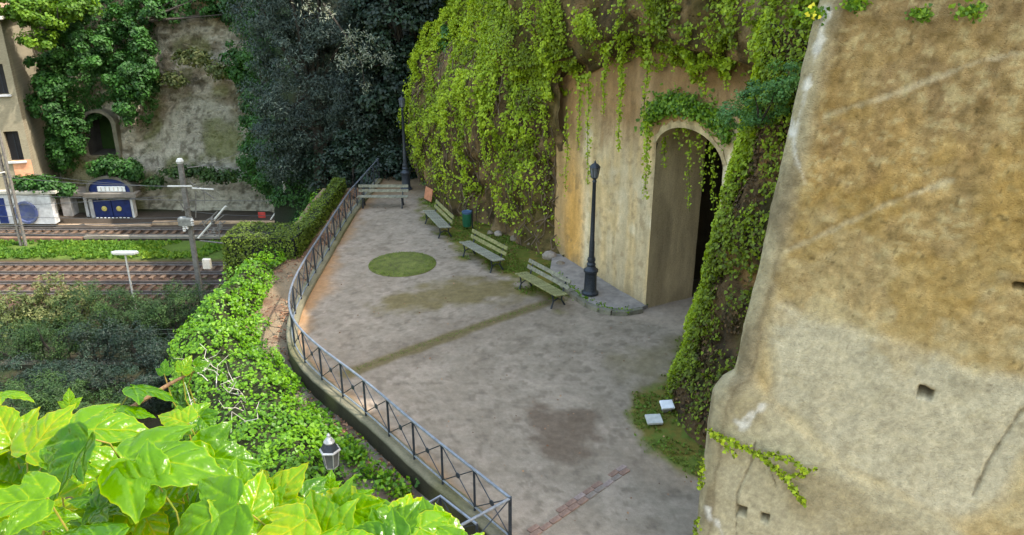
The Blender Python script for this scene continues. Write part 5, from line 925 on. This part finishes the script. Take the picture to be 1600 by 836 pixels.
# ================================================================ SHRUBS DOWN BY THE RAILWAY
sh = [((30, 495, 36.5), (2.0, 1.3, 1.5), m_shr2, 5200, 'pale flowering shrub at the left end of the row before the tracks'), ((95, 480, 36.8), (1.7, 1.2, 1.8), m_shr2, 5200, 'tall pale flowering shrub in the row before the tracks'), ((150, 492, 35.4), (1.8, 1.2, 1.8), m_shr, 8600, 'grey green shrub next to the tall flowering one'), ((215, 492, 35.4), (1.8, 1.2, 1.7), m_shr, 8600, 'dark shrub below the flat platform lamp head'), ((270, 496, 35.2), (1.6, 1.1, 1.8), m_shr, 8200, 'dark shrub left of the catenary mast foot'), ((312, 480, 36.5), (1.1, 1., 1.5), m_shr, 3600, 'narrow shrub hiding the catenary mast foot')]
for k, (c_, rad, m_, n, lab) in enumerate(sh):
    p = AT(*c_); bush('trackside_shrub', [p, p + (rad[0] * .5, .1, .2), p + (-rad[0] * .5, .2, -.1)], [rad, tuple(.7 * q for q in rad), tuple(.7 * q for q in rad)], n, 90, .34, m_, lab, 'shrub', 260 + k, (.08, .09), 'thin' if k > 1 else 'leaf', group='shrubs before the tracks', tip=(0, 0, .5))
for k, (c_, rad, m_, n, lab) in enumerate([((60, 625, 27.5), (2.1, 1.3, 1.0), m_shr, 7500, 'low shaded conifer shrub right above the vine leaves'), ((150, 640, 27), (1.6, 1.2, .8), m_shr, 5200, 'second low shaded shrub right of the conifer shrub'), ((15, 640, 26), (1.5, 1.2, .9), m_shr, 4200, 'low shrub at the far left above the vine leaves'), ((225, 600, 29.5), (1.6, 1.2, 1.3), m_oak, 6500, 'near black shrub in the shade beside the ivy bank'), ((270, 560, 31), (1.3, 1.1, 1.4), m_oak, 5500, 'dark shrub in the shade below the wire fence'), ((120, 590, 30.5), (1.8, 1.1, 1.0), m_oak, 6000, 'dark low shrub right below the garden wall'), ((35, 588, 30.8), (1.9, 1.0, .9), m_oak, 6000, 'dark low shrub below the left end of the garden wall'), ((75, 600, 29.2), (1.7, 1.0, .7), m_oak, 5000, 'dark low shrub between two shrubs under the garden wall')]):  # near-black leaf colour here fills in the shade below the wall
    p = AT(*c_); p[2] = max(p[2], -8); bush('low_shrub', [p, p + (rad[0] * .6, 0, -.1)], [rad, tuple(.7 * q for q in rad)], n, 80, .35, m_, lab, 'shrub', 270 + k, (.09, .09), 'thin', tip=(.3, 0, .6))
for k, (x, y, Yd, rad, n, lab) in enumerate([(20, 530, 33.0, (1.5, .8, 1.1), 5000, 'dark bush in front of the wire fence at its left end'), (85, 528, 33.0, (1.5, .8, 1.2), 5000, 'second dark bush from the left in front of the wire fence'), (150, 530, 33.0, (1.5, .8, 1.3), 5200, 'third dark bush from the left in front of the wire fence'), (215, 535, 32.8, (1.4, .8, 1.2), 5000, 'fourth dark bush from the left in front of the wire fence')]):
    p = AT(x, y, Yd); bush('fence_bush', [p, p + (rad[0] * .6, 0, .1), p - (rad[0] * .6, 0, .1)], [rad, tuple(.7 * q for q in rad), tuple(.7 * q for q in rad)], n, 80, .32, m_shr if k < 2 else m_oak, lab, 'bush', 290 + k, (.08, .08), 'thin', group='bushes at the wire fence', tip=(0, 0, .5))
# wire fence behind shrubs + low wall
wf = empty('wire_fence', AT(160, 555, 33.6), label='dark wire fence with thin uprights below the trackside shrubs', cat='fence'); m_gf = plain('fence_green', (.03, .05, .035), .6, .3, 8)
for k in range(16):
    p = AT(10 + k * 20, 560, 33.6); put(MB().box((p[0], 33.6, -7.7), (.04, .04, 1.5)).build('post', m_gf, wf), wf)
a_, b_ = AT(0, 560, 33.6)[0], AT(320, 560, 33.6)[0]
for k in range(7): put(MB().tube([(a_, 33.6, -8.3 + k * .22), (b_, 33.6, -8.3 + k * .22)], .012, 4).build('wire', m_gf, wf), wf)
t = empty('garden_wall', AT(120, 570, 32.8), label='long low pale topped wall below the wire fence', cat='wall'); bxp(-60, 568, 248, 571, 32.7, .4, 'coping', plain('coping_pale', lin(96, 92, 78), .9, .3, 2), t); bxp(-60, 572.5, 246, 600, 32.8, .25, 'wall', plain('shaded_wall_stone', lin(70, 68, 54), .95, .4, 2), t)
# ================================================================ FOREGROUND VINE ON THE PARAPET
pw_ = empty('parapet_wall', (-3, 1.1, -9), label='old stone parapet below the near vine leaves at bottom left', cat='wall')
put(MB().box((-3.1, 1.12, -.4), (5.9, .5, 17.2)).build('wall', m_conc, pw_), pw_); put(MB().box((-3.1, 1.1, 8.25), (5.95, .62, .14), bev=.02).build('coping', plain('parapet_coping', lin(150, 118, 86), .95, .3, 5, bump=.5), pw_), pw_)
# leaf shape: three toothed lobes with a heart-shaped base
half = np.array([(0.0, .02), (.07, -.09), (.2, -.13), (.36, -.08), (.47, .04), (.56, .22), (.70, .50), (.50, .49), (.31, .47), (.33, .62), (.26, .80), (.11, .99), (0, 1.18)])
hr = resample(half, .045); tooth = np.array([.014 if i % 4 == 0 else (-.007 if i % 4 == 2 else 0) for i in range(len(hr))]); nrm = normals2(hr); hr2 = hr - nrm * (tooth * np.r_[0, np.ones(len(hr) - 2), 0])[:, None]
out = np.vstack((hr2, (hr2[1:-1] * (-1, 1))[::-1])); NB = len(out); RN = 15
veins = [np.array([(0, 0), (0, 1.1)]), np.array([(0, .02), (.66, .47)]), np.array([(0, .02), (-.66, .47)]), np.array([(0, .02), (.36, -.06)]), np.array([(0, .02), (-.36, -.06)])] + [np.array([(0, y), (sx * (.30 - .1 * y), y + .26)]) for y in (.25, .45, .65) for sx in (-1, 1)] + [np.array([(sx * .28, .19), (sx * .36, .46)]) for sx in (-1, 1)]
def vleafmesh(curl, fold, wave, seed):
    V = [(0, .3)]; rings = []
    for k in range(1, RN + 1):
        f = (k / RN) ** .8; V += [tuple(np.array((0, .3)) + (o_ - (0, .3)) * f) for o_ in out]
    V = np.array(V); F = [(0, 1 + i, 1 + (i + 1) % NB) for i in range(NB)]
    for k in range(RN - 1):
        for i in range(NB):
            a_, b_ = 1 + k * NB + i, 1 + k * NB + (i + 1) % NB; F += [(a_, a_ + NB, b_ + NB), (a_, b_ + NB, b_)]
    x, y = V[:, 0], V[:, 1]; dv = np.min([sdline(V, v) for v in veins], axis=0); P3 = np.stack((x, y, 0 * x), 1)
    z = fold * np.abs(x) - curl * (x ** 2 * 1.1 + (y - .3) ** 2 * .55) + .02 * sm(.0, .07, dv) + wave * (fbm(P3, 2.6, 3, seed) - .5) + .008 * (fbm(P3, 9, 2, seed + 1) - .5)
    ed = np.r_[0, np.repeat(np.arange(1, RN + 1) / RN, NB)]; tint = .3 + .3 * sm(.022, .0, dv) + .1 * (fbm(P3, 4, 3, seed + 2) - .5) * 2 + .35 * sm(.93, 1.0, ed)
    return npmesh('leaf', np.stack((x, y, z), 1), F, True, tint=np.clip(tint, 0, 1))
m, nt, b, N, L = newmat('vine_leaf'); at = N('ShaderNodeAttribute'); at.attribute_name = 'tint'; oi = N('ShaderNodeObjectInfo'); cr = N('ShaderNodeValToRGB'); cr.color_ramp.elements[0].color = (*lin(34, 80, 0), 1); cr.color_ramp.elements[1].color = (*lin(160, 156, 8), 1); e_ = cr.color_ramp.elements.new(.5); e_.color = (*lin(94, 136, 0), 1)
ad = N('ShaderNodeMath'); ad.operation = 'MULTIPLY_ADD'; L(oi.outputs['Random'], ad.inputs[0]); ad.inputs[1].default_value = .5; L(at.outputs['Fac'], ad.inputs[2]); sb_ = N('ShaderNodeMath'); sb_.operation = 'SUBTRACT'; L(ad.outputs[0], sb_.inputs[0]); sb_.inputs[1].default_value = .2; L(sb_.outputs[0], cr.inputs[0]); L(cr.outputs[0], b.inputs['Base Color'])
b.inputs['Roughness'].default_value = .24; b.inputs['Specular IOR Level'].default_value = .34; tcn = N('ShaderNodeTexCoord'); nz1 = noise_node(nt, 7, 2, .5, tcn.outputs['Object']); bp = N('ShaderNodeBump'); bp.inputs['Strength'].default_value = .15; bp.inputs['Distance'].default_value = .03; L(nz1.outputs[0], bp.inputs['Height']); L(bp.outputs[0], b.inputs['Normal'])
tr = N('ShaderNodeBsdfTranslucent'); mu = N('ShaderNodeMixRGB'); mu.blend_type = 'MULTIPLY'; mu.inputs[0].default_value = 1; L(cr.outputs[0], mu.inputs[1]); mu.inputs[2].default_value = (2.2, 1.8, .1, 1); L(mu.outputs[0], tr.inputs[0]); mx = N('ShaderNodeMixShader'); mx.inputs[0].default_value = .5; L(b.outputs[0], mx.inputs[1]); L(tr.outputs[0], mx.inputs[2]); L(mx.outputs[0], nt.nodes['Material Output'].inputs[0]); m_vine = m
m_pet = plain('petiole', lin(110, 126, 30), .5, .25, 30, col2=lin(126, 106, 50)); m_stem = plain('vine_cane', lin(120, 92, 66), .9, .35, 20, bump=.5)
VM = [vleafmesh(.35, .06, .12, 301), vleafmesh(.5, .22, .14, 302), vleafmesh(.15, .30, .16, 303), vleafmesh(.7, .0, .14, 304), vleafmesh(.3, .42, .18, 305)]
for q in VM: q.materials.append(m_vine)
vine = empty('grape_vine', (-1.2, 1.15, 8.3), label='vine with large glossy sunlit leaves filling the near bottom left', cat='vine'); cR, cU, cF = np.array((1., 0, 0)), np.array((0, SP, CP)), np.array((0, CP, -SP))
def vleaf(x, y, t, px, ang, n, var, pet=True):
    size = px / FPX * t / 1.55; c_ = np.array((0, 0, CAMZ)) + ray(x, y) * t; Nn_ = unit(n[0] * cR + n[1] * cU - n[2] * cF); T = math.cos(R(ang)) * cR + math.sin(R(ang)) * cU; T = unit(T - (T @ Nn_) * Nn_); B = np.cross(T, Nn_)
    # keep the leaf's real length in view when it is tilted
    o = link('leaf', VM[var % 5], None, vine); M = Matrix(((B[0], T[0], Nn_[0]), (B[1], T[1], Nn_[1]), (B[2], T[2], Nn_[2]))).to_4x4(); base = c_ - T * size * .45
    Mw = Matrix.Translation(Vector(base)) @ M @ Matrix.Diagonal((size, size, size, 1)); o.matrix_parent_inverse = Matrix.Translation(-Vector(vine.location)); o.matrix_basis = Mw
    if pet:
        g0 = base - T * .02 - Nn_ * .01; dn = np.array((rng.normal(0, .02), -.02 + rng.normal(0, .02), -.10 - .08 * rng.random())); pts = [base + T * size * .02, g0 + dn * .3, g0 + dn * .7 + (.01, 0, 0), g0 + dn * 1.2]
        p_ = MB().tube(pts, [.0013, .0014, .0016, .002], 6).build('petiole', m_pet, o, True); p_.matrix_parent_inverse = Mw.inverted() @ Matrix.Identity(4)
    return o
main = [(70, 662, 1.3, 135, 75, (-.1, .62, .75), 0), (8, 655, 1.35, 120, 115, (.2, .7, .7), 2), (28, 768, 1.0, 150, 200, (.1, .8, .55), 1), (112, 712, 1.12, 165, 252, (-.45, .45, .75), 4), (165, 655, 1.35, 165, 20, (.15, .85, .45), 1), (255, 708, 1.15, 230, -10, (.05, .82, .55), 0), (205, 738, 1.12, 150, 175, (0, .25, .95), 3), (345, 703, 1.25, 135, -4, (.3, .5, .8), 2),
 (236, 612, 1.6, 100, 18, (.25, .95, .1), 0), (20, 618, 1.8, 75, 12, (.1, .96, .12), 1), (257, 575, 1.7, 34, 95, (0, .3, .9), 0), (290, 571, 1.7, 40, 70, (0, .3, .9), 1), (314, 570, 1.7, 32, 15, (.2, .3, .9), 2), (108, 625, 1.6, 42, 100, (.1, .2, .95), 0), (205, 640, 1.55, 80, 30, (.2, .9, .3), 3), (300, 650, 1.6, 80, 60, (.1, .6, .7), 1), (275, 655, 1.5, 80, 150, (0, .7, .6), 0), (322, 662, 1.55, 60, -50, (.2, .5, .8), 2),
 (128, 824, 1.0, 165, 188, (.05, .9, .35), 3), (325, 800, 1.08, 190, 212, (-.25, .5, .8), 0), (392, 785, 1.1, 150, 70, (.4, .4, .8), 1), (372, 750, 1.2, 115, 95, (.2, .5, .8), 2), (438, 758, 1.2, 135, 62, (-.3, .45, .85), 0), (410, 755, 1.25, 115, 130, (-.5, .5, .6), 4), (500, 766, 1.3, 95, 5, (.3, .75, .4), 2), (516, 738, 1.35, 40, 88, (0, .2, .95), 0),
 (498, 806, 1.1, 160, 125, (-.35, .5, .8), 1), (565, 790, 1.18, 160, -8, (.1, .88, .45), 0), (622, 815, 1.15, 125, 62, (-.2, .5, .8), 2), (690, 824, 1.15, 130, -22, (.3, .75, .45), 1), (590, 832, 1.05, 130, 150, (0, .7, .6), 4), (440, 822, 1.05, 150, 230, (-.1, .7, .6), 0), (545, 836, 1.02, 130, 30, (.1, .7, .6), 3), (690, 842, 1.08, 120, 200, (0, .8, .5), 0), (70, 800, 1.1, 110, 20, (.1, .7, .6), 2), (230, 800, 1.2, 130, 300, (.1, .6, .75), 1)]
for a_ in main: vleaf(a_[0], a_[1] + (14 if a_[2] < 1.45 else 0), *a_[2:])
sx_, sy_ = [0, 120, 240, 400, 500, 620, 740], [675, 695, 720, 760, 775, 808, 845]
for k in range(62):        # second layer, close under the big leaves
    x = rng.uniform(-30, 715); lo = np.interp(x, sx_, sy_); y = lo + 2 + (850 - lo) * rng.random(); vleaf(x, y, rng.uniform(1.16, 1.45), rng.uniform(75, 150), rng.uniform(-40, 220), (rng.normal(0, .45), .6 + rng.normal(0, .25), .55 + rng.normal(0, .25)), int(rng.integers(0, 5)), k % 2 == 0)
for k in range(95):        # shaded layer below
    x = rng.uniform(-60, 690); lo = np.interp(x, sx_, sy_); y = lo + 40 + (920 - lo) * rng.random(); vleaf(x, y, rng.uniform(1.45, 1.85), rng.uniform(75, 125), rng.uniform(0, 360), (rng.normal(0, .4), .55 + rng.normal(0, .2), .6 + rng.normal(0, .2)), int(rng.integers(0, 5)), k % 3 == 0)
def cane(pts, r): put(MB().tube(pts, r, 7).build('cane', m_stem, vine, True), vine)
cane([np.array((0, 0, CAMZ)) + ray(x, y) * t for x, y, t in [(120, 690, 1.65), (200, 640, 1.65), (265, 600, 1.7), (305, 579, 1.7)]], [.006, .005, .004, .002])
for k in range(7):
    x0 = -1.5 + k * .13; cane([(x0, 1.2, 8.32), (x0 + rng.normal(0, .05), 1.1, 8.38), (x0 + rng.normal(0, .06), 1.05, 8.46), (x0 + rng.normal(0, .07), 1.0, 8.54)], [.012, .01, .008, .004])
cane([(-2.2, 1.1, 8.34), (-1.5, 1.15, 8.37), (-.9, 1.08, 8.36), (-.25, 1.14, 8.37)], [.02, .02, .016, .01])
